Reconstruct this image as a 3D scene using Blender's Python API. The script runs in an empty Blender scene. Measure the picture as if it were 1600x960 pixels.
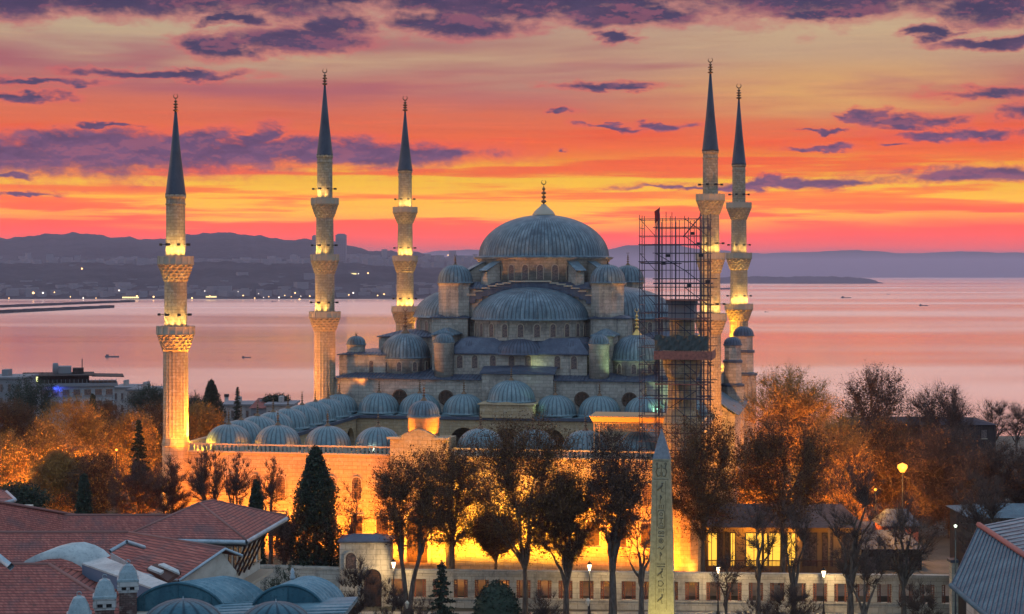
import bpy, math, random
from math import sin, cos, pi, sqrt, atan2, radians
import numpy as np
SC = bpy.context.scene
COL = SC.collection
R = random.Random(7)

# ------------------------------------------------------------------ camera
F, CZ, HY = 2700.0, 38.0, 427.0          # focal length in photo pixels, eye height, eye-level row
cam = bpy.data.cameras.new('camera'); camo = bpy.data.objects.new('camera', cam); COL.objects.link(camo)
camo.location = (0, 0, CZ); camo.rotation_euler = (radians(90), 0, 0)
cam.sensor_width = 36; cam.lens = F / 1600 * 36; cam.shift_y = -(480 - HY) / 1600
cam.clip_start = 1; cam.clip_end = 120000
SC.camera = camo
SC.view_settings.view_transform = 'Standard'; SC.view_settings.look = 'None'
SC.view_settings.exposure = 0.0; SC.view_settings.gamma = 1.0
SC.render.engine = 'CYCLES'
SC.cycles.use_denoising = True
SC.cycles.max_bounces = 6; SC.cycles.diffuse_bounces = 2; SC.cycles.glossy_bounces = 2
SC.cycles.volume_bounces = 0; SC.cycles.transparent_max_bounces = 8
SC.cycles.sample_clamp_indirect = 4.0
SC.cycles.caustics_reflective = False; SC.cycles.caustics_refractive = False

def at(px, py, d):                       # the place seen at photo pixel (px, py), d metres ahead
    return ((px - 800) / F * d, d, CZ + (HY - py) * d / F)
def pz(px, py, z):                       # the place seen at photo pixel (px, py) at height z
    return at(px, py, (CZ - z) * F / (py - HY))
def zy(py, d): return CZ + (HY - py) * d / F

def lin(r, g, b):
    f = lambda c: (c / 255 / 12.92) if c / 255 <= 0.04045 else ((c / 255 + 0.055) / 1.055) ** 2.4
    return (f(r), f(g), f(b), 1.0)

# ------------------------------------------------------------------ node helper
class NT:
    def __init__(s, tree): s.t = tree; s.n = tree.nodes; s.l = tree.links
    def node(s, typ, **kw):
        n = s.n.new(typ)
        for k, v in kw.items(): setattr(n, k, v)
        return n
    def put(s, sock, v):
        if isinstance(v, bpy.types.NodeSocket): s.l.new(v, sock)
        else: sock.default_value = v
    def m(s, op, a, b=None, c=None, clamp=False):
        n = s.node('ShaderNodeMath', operation=op, use_clamp=clamp)
        for i, v in enumerate((a, b, c)):
            if v is not None: s.put(n.inputs[i], v)
        return n.outputs[0]
    def v(s, op, a, b=None, c=None):
        n = s.node('ShaderNodeVectorMath', operation=op)
        for i, v in enumerate((a, b, c)):
            if v is not None: s.put(n.inputs[i], v)
        return n.outputs['Value'] if op in ('LENGTH', 'DOT_PRODUCT') else n.outputs[0]
    def comb(s, x, y, z):
        n = s.node('ShaderNodeCombineXYZ')
        for i, v in enumerate((x, y, z)): s.put(n.inputs[i], v)
        return n.outputs[0]
    def sep(s, v):
        n = s.node('ShaderNodeSeparateXYZ'); s.put(n.inputs[0], v); return n.outputs
    def noise(s, vec, scale, detail=3, rough=0.5, dist=0.0, col=False):
        n = s.node('ShaderNodeTexNoise')
        if vec is not None: s.put(n.inputs['Vector'], vec)
        s.put(n.inputs['Scale'], scale); s.put(n.inputs['Detail'], detail)
        s.put(n.inputs['Roughness'], rough); s.put(n.inputs['Distortion'], dist)
        return n.outputs['Color'] if col else n.outputs['Fac']
    def step(s, x, a, b):
        n = s.node('ShaderNodeMapRange', interpolation_type='SMOOTHSTEP')
        s.put(n.inputs['Value'], x); s.put(n.inputs['From Min'], a); s.put(n.inputs['From Max'], b)
        return n.outputs[0]
    def mix(s, f, a, b, blend='MIX'):
        n = s.node('ShaderNodeMix', data_type='RGBA', blend_type=blend)
        s.put(n.inputs['Factor'], f); s.put(n.inputs[6], a); s.put(n.inputs[7], b)
        return n.outputs[2]
    def ramp(s, f, stops):
        n = s.node('ShaderNodeValToRGB'); e = n.color_ramp.elements
        while len(e) < len(stops): e.new(0.5)
        for k, (p, c) in enumerate(stops): e[k].position = p; e[k].color = c
        s.put(n.inputs[0], f); return n.outputs[0]

# ------------------------------------------------------------------ sky (dawn, glow low ahead, blue behind)
def make_world():
    w = bpy.data.worlds.new('World'); SC.world = w; w.use_nodes = True
    T = NT(w.node_tree); T.n.clear()
    out = T.node('ShaderNodeOutputWorld'); bg = T.node('ShaderNodeBackground')
    T.l.new(bg.outputs[0], out.inputs[0])
    d = T.node('ShaderNodeTexCoord').outputs['Generated']
    x, y, z = T.sep(d)
    hyp = T.m('SQRT', T.m('ADD', T.m('MULTIPLY', x, x), T.m('MULTIPLY', y, y)))
    A = T.m('MULTIPLY', T.m('ARCTAN2', x, y), 2.7)            # azimuth, one unit = 0.37 rad
    E = T.m('MULTIPLY', T.m('ARCTAN2', z, hyp), 2.7)          # elevation, same unit
    P = T.comb(A, E, 0.0)
    # long streaks
    s1 = T.noise(T.comb(T.m('MULTIPLY', A, 1.6), T.m('MULTIPLY', E, 17.0), 0.3), 1.0, 5, 0.55, 0.35)
    s2 = T.noise(T.comb(T.m('MULTIPLY', A, 2.4), T.m('MULTIPLY', E, 46.0), 4.3), 1.0, 4, 0.6, 0.2)
    s3 = T.noise(T.comb(T.m('MULTIPLY', A, 0.9), T.m('MULTIPLY', E, 6.5), 9.3), 1.0, 4, 0.55, 0.6)
    Ew = T.m('ADD', E, T.m('MULTIPLY', T.m('SUBTRACT', s1, 0.5), 0.055))
    Ew = T.m('ADD', Ew, T.m('MULTIPLY', T.m('SUBTRACT', s3, 0.5), 0.05))
    f = T.m('DIVIDE', Ew, 0.6, clamp=True)
    stops = [(0, (150, 92, 118)), (.028, (186, 84, 88)), (.046, (238, 80, 52)), (.066, (255, 80, 34)), (.088, (255, 104, 36)),
             (.118, (255, 160, 14)), (.142, (255, 150, 14)), (.172, (255, 116, 22)), (.205, (254, 110, 44)), (.245, (234, 120, 78)),
             (.28, (206, 118, 104)), (.315, (184, 110, 110)), (.35, (184, 134, 120)), (.39, (200, 172, 142)), (.43, (204, 170, 148)), (.55, (255, 196, 164))]
    c = T.ramp(f, [(min(1, p / 0.6), lin(*q)) for p, q in stops])
    band = lambda v, lo, a, b, hi: T.m('MULTIPLY', T.step(v, lo, a), T.m('SUBTRACT', 1.0, T.step(v, b, hi)))
    # bright yellow threads over the glow, red-pink threads round it
    g = T.m('MULTIPLY', band(Ew, .06, .10, .15, .20), T.step(s2, .44, .56))
    c = T.mix(T.m('MULTIPLY', g, .9), c, lin(255, 200, 16))
    g = T.m('MULTIPLY', band(Ew, .05, .075, .20, .26), T.step(s2, .53, .36))
    c = T.mix(T.m('MULTIPLY', g, .6), c, lin(255, 84, 30))
    c = T.mix(T.step(E, .16, .06), c, T.mix(1.0, c, (1.55, 1.15, .55, 1), 'MULTIPLY'))
    # pale cream veils high up, more to the right at mid height
    cream = T.m('MULTIPLY', band(Ew, .27, .34, .46, .60), T.step(s3, .40, .62))
    c = T.mix(T.m('MULTIPLY', cream, .55), c, lin(222, 196, 146))
    e = T.v('LENGTH', T.v('MULTIPLY', T.v('SUBTRACT', P, (.50, .275, 0)), (2.1, 14.0, 0)))
    c = T.mix(T.m('MULTIPLY', T.m('MULTIPLY', T.step(e, 1.0, .1), T.step(s1, .30, .62)), .85), c, lin(240, 186, 104))
    e = T.v('LENGTH', T.v('MULTIPLY', T.v('SUBTRACT', P, (-.55, .35, 0)), (3.0, 17.0, 0)))
    c = T.mix(T.m('MULTIPLY', T.m('MULTIPLY', T.step(e, 1.0, .2), T.step(s1, .32, .6)), .8), c, lin(206, 188, 148))
    mauve = T.m('MULTIPLY', band(Ew, .22, .28, .33, .38), T.step(s3, .56, .40))
    c = T.mix(T.m('MULTIPLY', mauve, .75), c, lin(176, 100, 112))
    s4 = T.noise(T.comb(T.m('MULTIPLY', A, 4.5), T.m('MULTIPLY', E, 95.0), 2.1), 1.0, 5, .65, .5)
    c = T.mix(T.m('MULTIPLY', T.step(s4, .50, .72), .30), c, T.mix(1.0, c, (1.25, 1.2, 1.0, 1), 'MULTIPLY'))
    c = T.mix(T.m('MULTIPLY', T.step(s4, .50, .28), .34), c, T.mix(1.0, c, (.86, .66, .72, 1), 'MULTIPLY'))
    c = T.mix(band(E, .15, .24, .44, .52), c, T.mix(1.0, c, (.90, .86, .88, 1), 'MULTIPLY'))
    # clouds: long dark banks at their own places on the sky, broken by noise
    n1 = T.noise(T.v('MULTIPLY', P, (7, 17, 1)), 1.0, 6, 0.62, 0.25)
    n2 = T.noise(T.v('MULTIPLY', P, (22, 36, 1)), 1.0, 4, 0.6, 0.0)
    n5 = T.noise(T.v('MULTIPLY', P, (60, 110, 1)), 1.0, 5, .65, .3)
    brk = T.m('ADD', T.m('MULTIPLY', T.m('SUBTRACT', n1, .5), 2.3), T.m('ADD', T.m('MULTIPLY', T.m('SUBTRACT', n2, .5), 1.1), T.m('MULTIPLY', T.m('SUBTRACT', n5, .5), .9)))
    def px(cx, cy, hw, hh): return ((cx - 800) / 1000, (427 - cy) / 1000, hw / 1000, hh / 1000)
    banks = [(-40, 250, 440, 36), (280, 242, 300, 32), (325, 222, 52, 22), (405, 220, 52, 24), (520, 240, 270, 22), (120, 232, 130, 22), (650, 238, 110, 10),
             (250, 124, 150, 9), (60, 162, 80, 9), (60, 142, 110, 7), (160, 206, 52, 5), (350, 78, 70, 20), (470, 66, 130, 22), (520, 44, 70, 22),
             (710, 42, 130, 20), (345, 36, 50, 10), (250, 10, 340, 30), (40, 24, 100, 26), (600, -4, 300, 26), (820, 4, 420, 34), (980, 30, 130, 22), (1350, 0, 360, 44), (1540, 28, 110, 32), (970, 60, 44, 9),
             (1300, 30, 150, 12), (1440, 64, 40, 14), (1560, 84, 110, 8), (1560, 158, 120, 12), (1355, 190, 30, 14), (1410, 198, 70, 12), (1575, 190, 60, 16), (1500, 218, 150, 10),
             (1265, 233, 44, 5), (1240, 289, 190, 9), (1500, 280, 170, 13), (1090, 293, 110, 4), (1040, 196, 46, 6), (955, 201, 50, 5), (950, 137, 90, 8),
             (1275, 211, 42, 5), (886, 178, 24, 6), (60, 308, 60, 5), (40, 279, 50, 6), (874, 233, 14, 4), (1390, 232, 40, 4)]
    wz = T.v('MULTIPLY', T.v('SUBTRACT', T.noise(T.v('MULTIPLY', P, (9, 24, 1)), 1.0, 4, .6, .5, col=True), (.5, .5, .5)), (.17, .040, 0))
    wy = T.v('MULTIPLY', T.v('SUBTRACT', T.noise(T.v('MULTIPLY', P, (34, 80, 1)), 1.0, 3, .6, 0, col=True), (.5, .5, .5)), (.05, .016, 0))
    Pw = T.v('ADD', T.v('ADD', P, wz), wy)
    acc = None
    for b in banks:
        cx, cy, hw, hh = px(*b)
        q = T.v('LENGTH', T.v('MULTIPLY_ADD', Pw, (1 / hw, 1 / hh, 0), (-cx / hw, -cy / hh, 0)))
        acc = q if acc is None else T.m('MINIMUM', acc, q)
    far = T.noise(T.v('MULTIPLY', P, (3.2, 9, 1)), 1.0, 5, .6, .4)         # the same kind of cloud all round the sky
    elsew = T.m('MAXIMUM', T.step(T.m('ABSOLUTE', A), .9, 1.3), T.m('MULTIPLY', T.step(E, .46, .60), .55))
    acc = T.m('MINIMUM', acc, T.m('SUBTRACT', 1.9, T.m('MULTIPLY', T.m('MULTIPLY', elsew, T.step(far, .48, .66)), 1.3)))
    dens = T.m('ADD', T.m('SUBTRACT', 1.0, acc), T.m('MULTIPLY', brk, .62))
    body = T.step(dens, -.05, .55)
    fringe = T.m('MULTIPLY', T.step(dens, -.45, .12), .62)
    cc = T.ramp(T.m('DIVIDE', E, .5, clamp=True), [(0, lin(112, 72, 108)), (.30, lin(114, 76, 114)), (.40, lin(98, 74, 114)), (.55, lin(70, 68, 102)), (.72, lin(58, 60, 94)), (1, lin(46, 50, 86))])
    cc = T.mix(T.step(n1, .40, .68), cc, T.mix(.30, cc, lin(140, 90, 120)))
    cc = T.mix(T.step(n2, .45, .62), T.mix(.18, cc, lin(40, 36, 72)), cc)
    n1b = T.noise(T.v('MULTIPLY', T.v('ADD', P, (.004, -.013, 0)), (7, 17, 1)), 1.0, 6, 0.62, 0.25); n5b = T.noise(T.v('MULTIPLY', T.v('ADD', P, (.001, -.004, 0)), (60, 110, 1)), 1.0, 5, .65, .3)
    rel = T.m('ADD', T.m('MULTIPLY', T.m('SUBTRACT', n1, n1b), 3.2), T.m('MULTIPLY', T.m('SUBTRACT', n5, n5b), 1.0))   # bellies lit from the glow below
    cc = T.mix(T.m('MULTIPLY', T.step(rel, .02, .30), .30), cc, lin(196, 104, 112)); cc = T.mix(T.m('MULTIPLY', T.step(rel, -.02, -.30), .35), cc, lin(48, 48, 86))
    fc = T.ramp(T.m('DIVIDE', E, .5, clamp=True), [(0, lin(238, 84, 60)), (.4, lin(242, 100, 72)), (.7, lin(200, 100, 104)), (1, lin(170, 88, 108))])
    c = T.mix(fringe, c, fc)
    c = T.mix(T.m('MULTIPLY', body, .96), c, cc)
    c = T.mix(T.step(E, .45, .62), c, T.mix(1.0, c, (1.35, 1.3, 1.25, 1), 'MULTIPLY'))
    # up and behind: the clear blue of the hour, from the Nishita sky
    sky = T.node('ShaderNodeTexSky', sky_type='NISHITA'); sky.sun_disc = False
    sky.sun_elevation = radians(2.0); sky.sun_rotation = radians(3.0); sky.air_density = 1.2; sky.ozone_density = 3.0
    blue = T.mix(1.0, T.mix(.86, sky.outputs[0], (2.5, 3.4, 4.75, 1)), (.24, .24, .24, 1), 'MULTIPLY')
    away = T.m('MAXIMUM', T.step(T.m('ABSOLUTE', A), 1.7, 3.2), T.step(E, .75, 1.7))
    c = T.mix(away, c, blue)
    c = T.mix(T.step(E, -.02, -.08), c, (.06, .06, .08, 1))
    T.put(bg.inputs['Color'], c); bg.inputs['Strength'].default_value = 1.0
    w.cycles.sampling_method = 'MANUAL'; w.cycles.sample_map_resolution = 1024
make_world()

def sun():                                # the last warm light, very low and soft, from the left
    l = bpy.data.lights.new('sun', 'SUN'); l.energy = 0.5; l.angle = radians(15); l.color = (1, .5, .25)
    o = bpy.data.objects.new('sun', l); COL.objects.link(o)
    o.rotation_euler = (radians(80), 0, radians(-100))
sun()
# ------------------------------------------------------------------ mesh helper
class MB:
    def __init__(s): s.v = []; s.f = []; s.s = []; s.seam = None
    def add(s, vs, fs, smooth=False):
        o = len(s.v); s.v += [tuple(p) for p in vs]
        s.f += [tuple(i + o for i in q) for q in fs]; s.s += [smooth] * len(fs); return s
    def box(s, x0, x1, y0, y1, z0, z1):
        return s.add([(x0,y0,z0),(x1,y0,z0),(x1,y1,z0),(x0,y1,z0),(x0,y0,z1),(x1,y0,z1),(x1,y1,z1),(x0,y1,z1)],
                     [(0,3,2,1),(4,5,6,7),(0,1,5,4),(1,2,6,5),(2,3,7,6),(3,0,4,7)])
    def cbox(s, c, sx, sy, sz, rz=0):
        cx, cy, cz = c; co, si = cos(rz), sin(rz); vs = []
        for z in (-sz/2, sz/2):
            for x, y in ((-1,-1),(1,-1),(1,1),(-1,1)):
                X, Y = x*sx/2, y*sy/2; vs.append((cx+X*co-Y*si, cy+X*si+Y*co, cz+z))
        return s.add(vs, [(0,3,2,1),(4,5,6,7),(0,1,5,4),(1,2,6,5),(2,3,7,6),(3,0,4,7)])
    def lathe(s, prof, n, cx=0, cy=0, cz=0, mod=None, a0=0.0, a1=2*pi, smooth=True, cap=True):
        full = abs(a1 - a0 - 2*pi) < 1e-6; m = n if full else n + 1; vs = []
        for j, (r, z) in enumerate(prof):
            for k in range(m):
                a = a0 + (a1-a0)*k/n; q = r*(mod(k, j) if mod else 1)
                vs.append((cx+q*cos(a), cy+q*sin(a), cz+z))
        fs = []
        for j in range(len(prof)-1):
            for k in range(n):
                k2 = (k+1) % m
                fs.append((j*m+k, j*m+k2, (j+1)*m+k2, (j+1)*m+k))
        s.add(vs, fs, smooth)
        if cap and full:
            o = len(s.v) - len(vs)
            if prof[0][0] > .02: s.f.append(tuple(o+k for k in range(m))[::-1]); s.s.append(False)
            if prof[-1][0] > .02: s.f.append(tuple(o+(len(prof)-1)*m+k for k in range(m))); s.s.append(False)
        return s
    def tube(s, pts, rad, n=5, smooth=True, cap=False):
        if not hasattr(rad, '__len__'): rad = [rad]*len(pts)
        pts = [np.array(p, float) for p in pts]; vs = []
        up = np.array((0, 0, 1.0))
        for i, p in enumerate(pts):
            d = pts[min(i+1, len(pts)-1)] - pts[max(i-1, 0)]; L = np.linalg.norm(d); d = d/L if L > 1e-9 else up
            ref = np.array((1.0, 0, 0)) if abs(d[2]) > .9 else up
            u = np.cross(d, ref); u /= np.linalg.norm(u); w = np.cross(d, u)
            for k in range(n):
                a = 2*pi*k/n; q = p + rad[i]*(cos(a)*u + sin(a)*w); vs.append((q[0], q[1], q[2]))
        fs = []
        for i in range(len(pts)-1):
            for k in range(n):
                k2 = (k+1) % n; fs.append((i*n+k, i*n+k2, (i+1)*n+k2, (i+1)*n+k))
        if cap: fs += [tuple(range(n))[::-1], tuple((len(pts)-1)*n+k for k in range(n))]
        return s.add(vs, fs, smooth)
    def poly(s, pts): return s.add(pts, [tuple(range(len(pts)))])
    def slab(s, pts, t, d=(0, 0, -1)):                     # a polygon given a thickness
        n = len(pts); b = [(p[0]+d[0]*t, p[1]+d[1]*t, p[2]+d[2]*t) for p in pts]
        return s.add(list(pts)+b, [tuple(range(n)), tuple(range(n, 2*n))[::-1]] + [(k, n+k, n+(k+1) % n, (k+1) % n) for k in range(n)])
    def build(s, name, mat, parent=None, loc=(0,0,0), rz=0.0, scale=None):
        me = bpy.data.meshes.new(name); me.from_pydata(s.v, [], s.f)
        me.polygons.foreach_set('use_smooth', s.s); me.update()
        if s.seam: me.attributes.new('seam', 'FLOAT', 'POINT').data.foreach_set('value', s.seam)
        if mat: me.materials.append(mat)
        o = bpy.data.objects.new(name, me); COL.objects.link(o)
        o.parent = parent; o.location = loc; o.rotation_euler = (0, 0, rz)
        if scale: o.scale = scale
        return o

def tag(o, label=None, cat=None, group=None, kind=None):
    if label: o['label'] = label
    if cat: o['category'] = cat
    if group: o['group'] = group
    if kind: o['kind'] = kind
    return o
def thing(name, label, cat, loc=(0,0,0), rz=0.0, group=None):
    o = bpy.data.objects.new(name, None); COL.objects.link(o); o.location = loc; o.rotation_euler = (0, 0, rz)
    o.empty_display_size = .2
    return tag(o, label, cat, group)
def inst(src, parent=None, loc=(0,0,0), rz=0.0, scale=None):
    c = src.copy(); COL.objects.link(c); c.parent = parent; c.location = loc; c.rotation_euler = (0, 0, rz)
    if scale: c.scale = scale
    return c
def dup(root, loc=None, rz=None, scale=None, label=None):   # a thing with copies of its parts and sub-parts
    kids = {}
    for o in COL.objects:
        if o.parent: kids.setdefault(o.parent.name, []).append(o)
    def rec(o, par):
        c = o.copy(); COL.objects.link(c)
        if par: c.parent = par
        for ch in kids.get(o.name, []): rec(ch, c)
        return c
    r = rec(root, None)
    if loc: r.location = loc
    if rz is not None: r.rotation_euler = (0, 0, rz)
    if scale: r.scale = scale
    if label: r['label'] = label
    return r
def lamp(kind, loc, W, col, parent=None, target=None, size=.1, angle=120, blend=.6, name='flood_lamp'):
    l = bpy.data.lights.new(name, kind); l.energy = W; l.color = col
    l.shadow_soft_size = size
    if kind == 'SPOT': l.spot_size = radians(angle); l.spot_blend = blend
    o = bpy.data.objects.new(name, l); COL.objects.link(o); o.parent = parent; o.location = loc
    if target is not None:
        d = [target[i]-loc[i] for i in range(3)]; h = sqrt(d[0]**2+d[1]**2)
        o.rotation_euler = (atan2(h, -d[2]), 0, atan2(-d[0], d[1]))
    return o

# ------------------------------------------------------------------ materials
def mat(name, fn=None, base=(.5,.5,.5), rough=.7, metal=0.0, spec=.3):
    m = bpy.data.materials.new(name); m.use_nodes = True
    b = m.node_tree.nodes['Principled BSDF']
    b.inputs['Base Color'].default_value = (*base[:3], 1); b.inputs['Roughness'].default_value = rough
    b.inputs['Metallic'].default_value = metal; b.inputs['Specular IOR Level'].default_value = spec
    if fn: fn(NT(m.node_tree), b)
    return m
def bump(T, b, h, dist=.05, st=.6):
    n = T.node('ShaderNodeBump'); n.inputs['Distance'].default_value = dist; n.inputs['Strength'].default_value = st
    T.put(n.inputs['Height'], h); T.l.new(n.outputs[0], b.inputs['Normal'])
def objco(T): return T.node('ShaderNodeTexCoord').outputs['Object']
def stone_fn(c1, c2, row=.55, wid=1.25, grime=.55, mort=.03):
    def fn(T, b):
        p = objco(T); x, y, z = T.sep(p)
        q = T.comb(T.m('ADD', x, T.m('MULTIPLY', y, .97)), z, 0.0)
        br = T.node('ShaderNodeTexBrick'); T.put(br.inputs['Vector'], q)
        br.inputs['Color1'].default_value = (*c1, 1); br.inputs['Color2'].default_value = (*c2, 1)
        br.inputs['Mortar'].default_value = (c2[0]*.72, c2[1]*.72, c2[2]*.72, 1)
        br.inputs['Scale'].default_value = 1.0; br.inputs['Mortar Size'].default_value = mort
        br.inputs['Brick Width'].default_value = wid; br.inputs['Row Height'].default_value = row
        c = br.outputs['Color']
        n = T.noise(p, .35, 5, .65); c = T.mix(T.m('MULTIPLY', T.step(n, .45, .72), grime), c, (.13, .115, .10, 1))
        n = T.noise(T.v('MULTIPLY', p, (1.1, 1.1, .12)), 1.0, 4, .6)          # rain streaks
        c = T.mix(T.m('MULTIPLY', T.step(n, .52, .74), grime), c, (.10, .095, .09, 1))
        n = T.noise(p, 2.2, 3, .6); c = T.mix(T.m('MULTIPLY', T.step(n, .5, .7), .3), c, (.55, .50, .43, 1))
        T.put(b.inputs['Base Color'], c)
        bump(T, b, T.m('ADD', T.m('MULTIPLY', br.outputs['Fac'], -.6), T.noise(p, 5, 3, .6)), .06, .5)
    return fn
STONE = mat('ashlar stone', stone_fn((.38,.34,.275), (.28,.25,.205), grime=.8), rough=.85)
STONEM = mat('minaret stone', stone_fn((.33,.25,.155), (.26,.195,.12), .42, .9, .5), rough=.85)
STONEW = mat('courtyard stone', stone_fn((.42,.31,.18), (.34,.245,.135), .5, 1.2, .3), rough=.85)
STONEP = mat('precinct stone', stone_fn((.46,.42,.34), (.36,.33,.27), .6, 1.6, .6), rough=.9)
STONEL = mat('carved stone', None, (.36,.30,.22), .85)
def lead_fn(c1, c2, c3, sc=1.0):
    def fn(T, b):
        p = objco(T)
        n = T.noise(T.v('MULTIPLY', p, (1, 1, .35)), .9*sc, 6, .65)
        c = T.ramp(n, [(.28, (*c1, 1)), (.5, (*c2, 1)), (.72, (*c3, 1))])
        n2 = T.noise(p, 6*sc, 3, .7); c = T.mix(T.m('MULTIPLY', T.step(n2, .50, .7), .45), c, (c1[0]*.6, c1[1]*.6, c1[2]*.6, 1))
        at_ = T.node('ShaderNodeAttribute', attribute_name='seam').outputs['Fac']       # grime along the standing seams
        c = T.mix(T.m('MULTIPLY', T.step(at_, .25, .95), .8), c, (c1[0]*.35, c1[1]*.35, c1[2]*.38, 1))
        n3 = T.noise(T.v('MULTIPLY', p, (.5, .5, .2)), .7*sc, 4, .6); c = T.mix(T.m('MULTIPLY', T.step(n3, .52, .75), .5), c, (c1[0]*.5, c1[1]*.5, c1[2]*.55, 1))
        T.put(b.inputs['Base Color'], c)
        T.put(b.inputs['Roughness'], T.m('ADD', T.m('MULTIPLY', n2, .3), .35))
        bump(T, b, n2, .05, .35)
    return fn
LEAD = mat('lead sheet', lead_fn((0.035, 0.06, 0.078), (0.085, 0.132, 0.155), (0.18, 0.24, 0.262)), metal=.1, spec=.4)
LEADD = mat('dark lead sheet', lead_fn((0.035, 0.045, 0.07), (0.055, 0.07, 0.1), (0.09, 0.11, 0.14)), metal=.1, spec=.4)
LEADG = mat('green lead sheet', lead_fn((0.07, 0.12, 0.135), (0.12, 0.19, 0.205), (0.20, 0.27, 0.28)), metal=.1, spec=.4)
LEADN = mat('near lead sheet', lead_fn((.02,.062,.088), (.038,.105,.135), (.075,.155,.185), .7), metal=0, spec=.1)
LEADP = mat('pale lead sheet', lead_fn((0.24, 0.28, 0.28), (0.34, 0.38, 0.37), (0.44, 0.47, 0.45), .7), metal=.1, spec=.4)
SPIRE = mat('spire lead', lead_fn((0.018, 0.022, 0.036), (0.03, 0.036, 0.052), (0.05, 0.056, 0.075)), metal=.1, spec=.4)
GOLD = mat('gilded finial', None, (.62,.40,.13), .35, 1.0)
BRONZE = mat('dark finial', None, (.16,.10,.06), .45, .8)
GLASS = mat('dark window', lambda T, b: T.put(b.inputs['Base Color'], T.ramp(T.noise(objco(T), 5, 2), [(.35,(.05,.04,.04,1)),(.65,(.16,.11,.09,1))])), rough=.4)
IRON = mat('black iron', None, (.02,.02,.022), .5, .3)
def lattice_fn(cell, c1, c2, thin):
    def fn(T, b):
        x, y, z = T.sep(objco(T)); q = lambda v: T.m('ABSOLUTE', T.m('SUBTRACT', T.m('FRACT', T.m('DIVIDE', v, cell)), .5))
        g = T.m('MAXIMUM', T.step(q(x), .5-thin, .5-thin+.04), T.step(q(z), .5-thin, .5-thin+.04))
        T.put(b.inputs['Base Color'], T.mix(g, (*c1, 1), (*c2, 1)))
    return fn
GRILLE = mat('iron window grille', lattice_fn(.24, (.05,.022,.016), (.015,.012,.012), .12), rough=.6)
LATTICE = mat('stone lattice', lattice_fn(.22, (.05,.03,.02), (.20,.135,.09), .15), rough=.85)
def hsv_leaf(name, c1, c2, c3):
    def fn(T, b):
        n = T.noise(objco(T), .9, 3, .7); q = T.node('ShaderNodeNewGeometry').outputs['Random Per Island']
        n = T.m('ADD', T.m('MULTIPLY', n, .6), T.m('MULTIPLY', q, .4))
        T.put(b.inputs['Base Color'], T.ramp(n, [(.3, (*c1, 1)), (.5, (*c2, 1)), (.7, (*c3, 1))]))
    return mat(name, fn, rough=.75, spec=.15)
LEAFB = hsv_leaf('autumn brown leaves', (.045,.024,.017), (.085,.045,.024), (.16,.09,.035))
LEAFO = hsv_leaf('autumn orange leaves', (.17,.09,.028), (.26,.13,.038), (.34,.18,.05))
LEAFP = hsv_leaf('dry purple twigs', (.04,.028,.025), (.07,.045,.034), (.10,.06,.04))
LEAFG = hsv_leaf('evergreen needles', (.018,.028,.022), (.03,.045,.03), (.05,.065,.04))
BARK = mat('bark', lambda T, b: T.put(b.inputs['Base Color'], T.ramp(T.noise(T.v('MULTIPLY', objco(T), (3,3,.7)), 2, 4), [(.3,(.05,.04,.033,1)),(.7,(.15,.12,.095,1))])), rough=.9, spec=.1)
def emit(name, col, st):
    m = bpy.data.materials.new(name); m.use_nodes = True
    b = m.node_tree.nodes['Principled BSDF']; b.inputs['Base Color'].default_value = (.02,.02,.02,1)
    b.inputs['Emission Color'].default_value = (*col, 1); b.inputs['Emission Strength'].default_value = st
    return m
# ------------------------------------------------------------------ sea, land, far shore
SEA = -32.0
def sea_fn(T, b):
    p = objco(T); x, y, z = T.sep(p)
    b.inputs['Roughness'].default_value = .12
    w = T.noise(T.v('MULTIPLY', p, (.02, .05, 1)), 1.0, 3, .6)
    w2 = T.noise(T.v('MULTIPLY', p, (.0022, .009, 1)), 1.0, 5, .6, .5)
    w3 = T.noise(T.v('MULTIPLY', p, (.0007, .0035, 1)), 1.0, 4, .6, .8)
    T.put(b.inputs['Roughness'], T.m('ADD', T.m('ADD', .10, T.m('MULTIPLY', T.step(w3, .25, .75), .06)), T.m('MULTIPLY', T.step(T.noise(T.v('MULTIPLY', p, (.00025, .0009, 1)), 1.0, 3, .5, 1.2), .35, .65), .13)))
    T.put(b.inputs['Base Color'], T.mix(w2, (.05,.05,.075,1), (.09,.08,.10,1)))
    bump(T, b, T.m('ADD', T.m('MULTIPLY', w, .6), T.m('MULTIPLY', w2, 3.0)), 1.0, .22)
def sea_mix(m):                                # gloss mixed in beyond water's own, to brighten the reflected sky
    T = NT(m.node_tree); b = T.n['Principled BSDF']; g = T.node('ShaderNodeBsdfGlossy'); g.inputs['Color'].default_value = (1.0,.97,.97,1)
    for k in ('Normal', 'Roughness'):
        for l in list(T.l):
            if l.to_node == b and l.to_socket.name == k: T.l.new(l.from_socket, g.inputs[k])
    x = T.node('ShaderNodeMixShader'); x.inputs[0].default_value = .92
    T.l.new(b.outputs[0], x.inputs[1]); T.l.new(g.outputs[0], x.inputs[2]); T.l.new(x.outputs[0], T.n['Material Output'].inputs[0])
SEAM = mat('sea water', sea_fn, rough=.15, spec=.9)
sea_mix(SEAM)
m = MB(); m.poly([(-40000, 150, SEA), (40000, 150, SEA), (40000, 60000, SEA), (-40000, 60000, SEA)])
tag(m.build('sea', SEAM), kind='structure')

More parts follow.
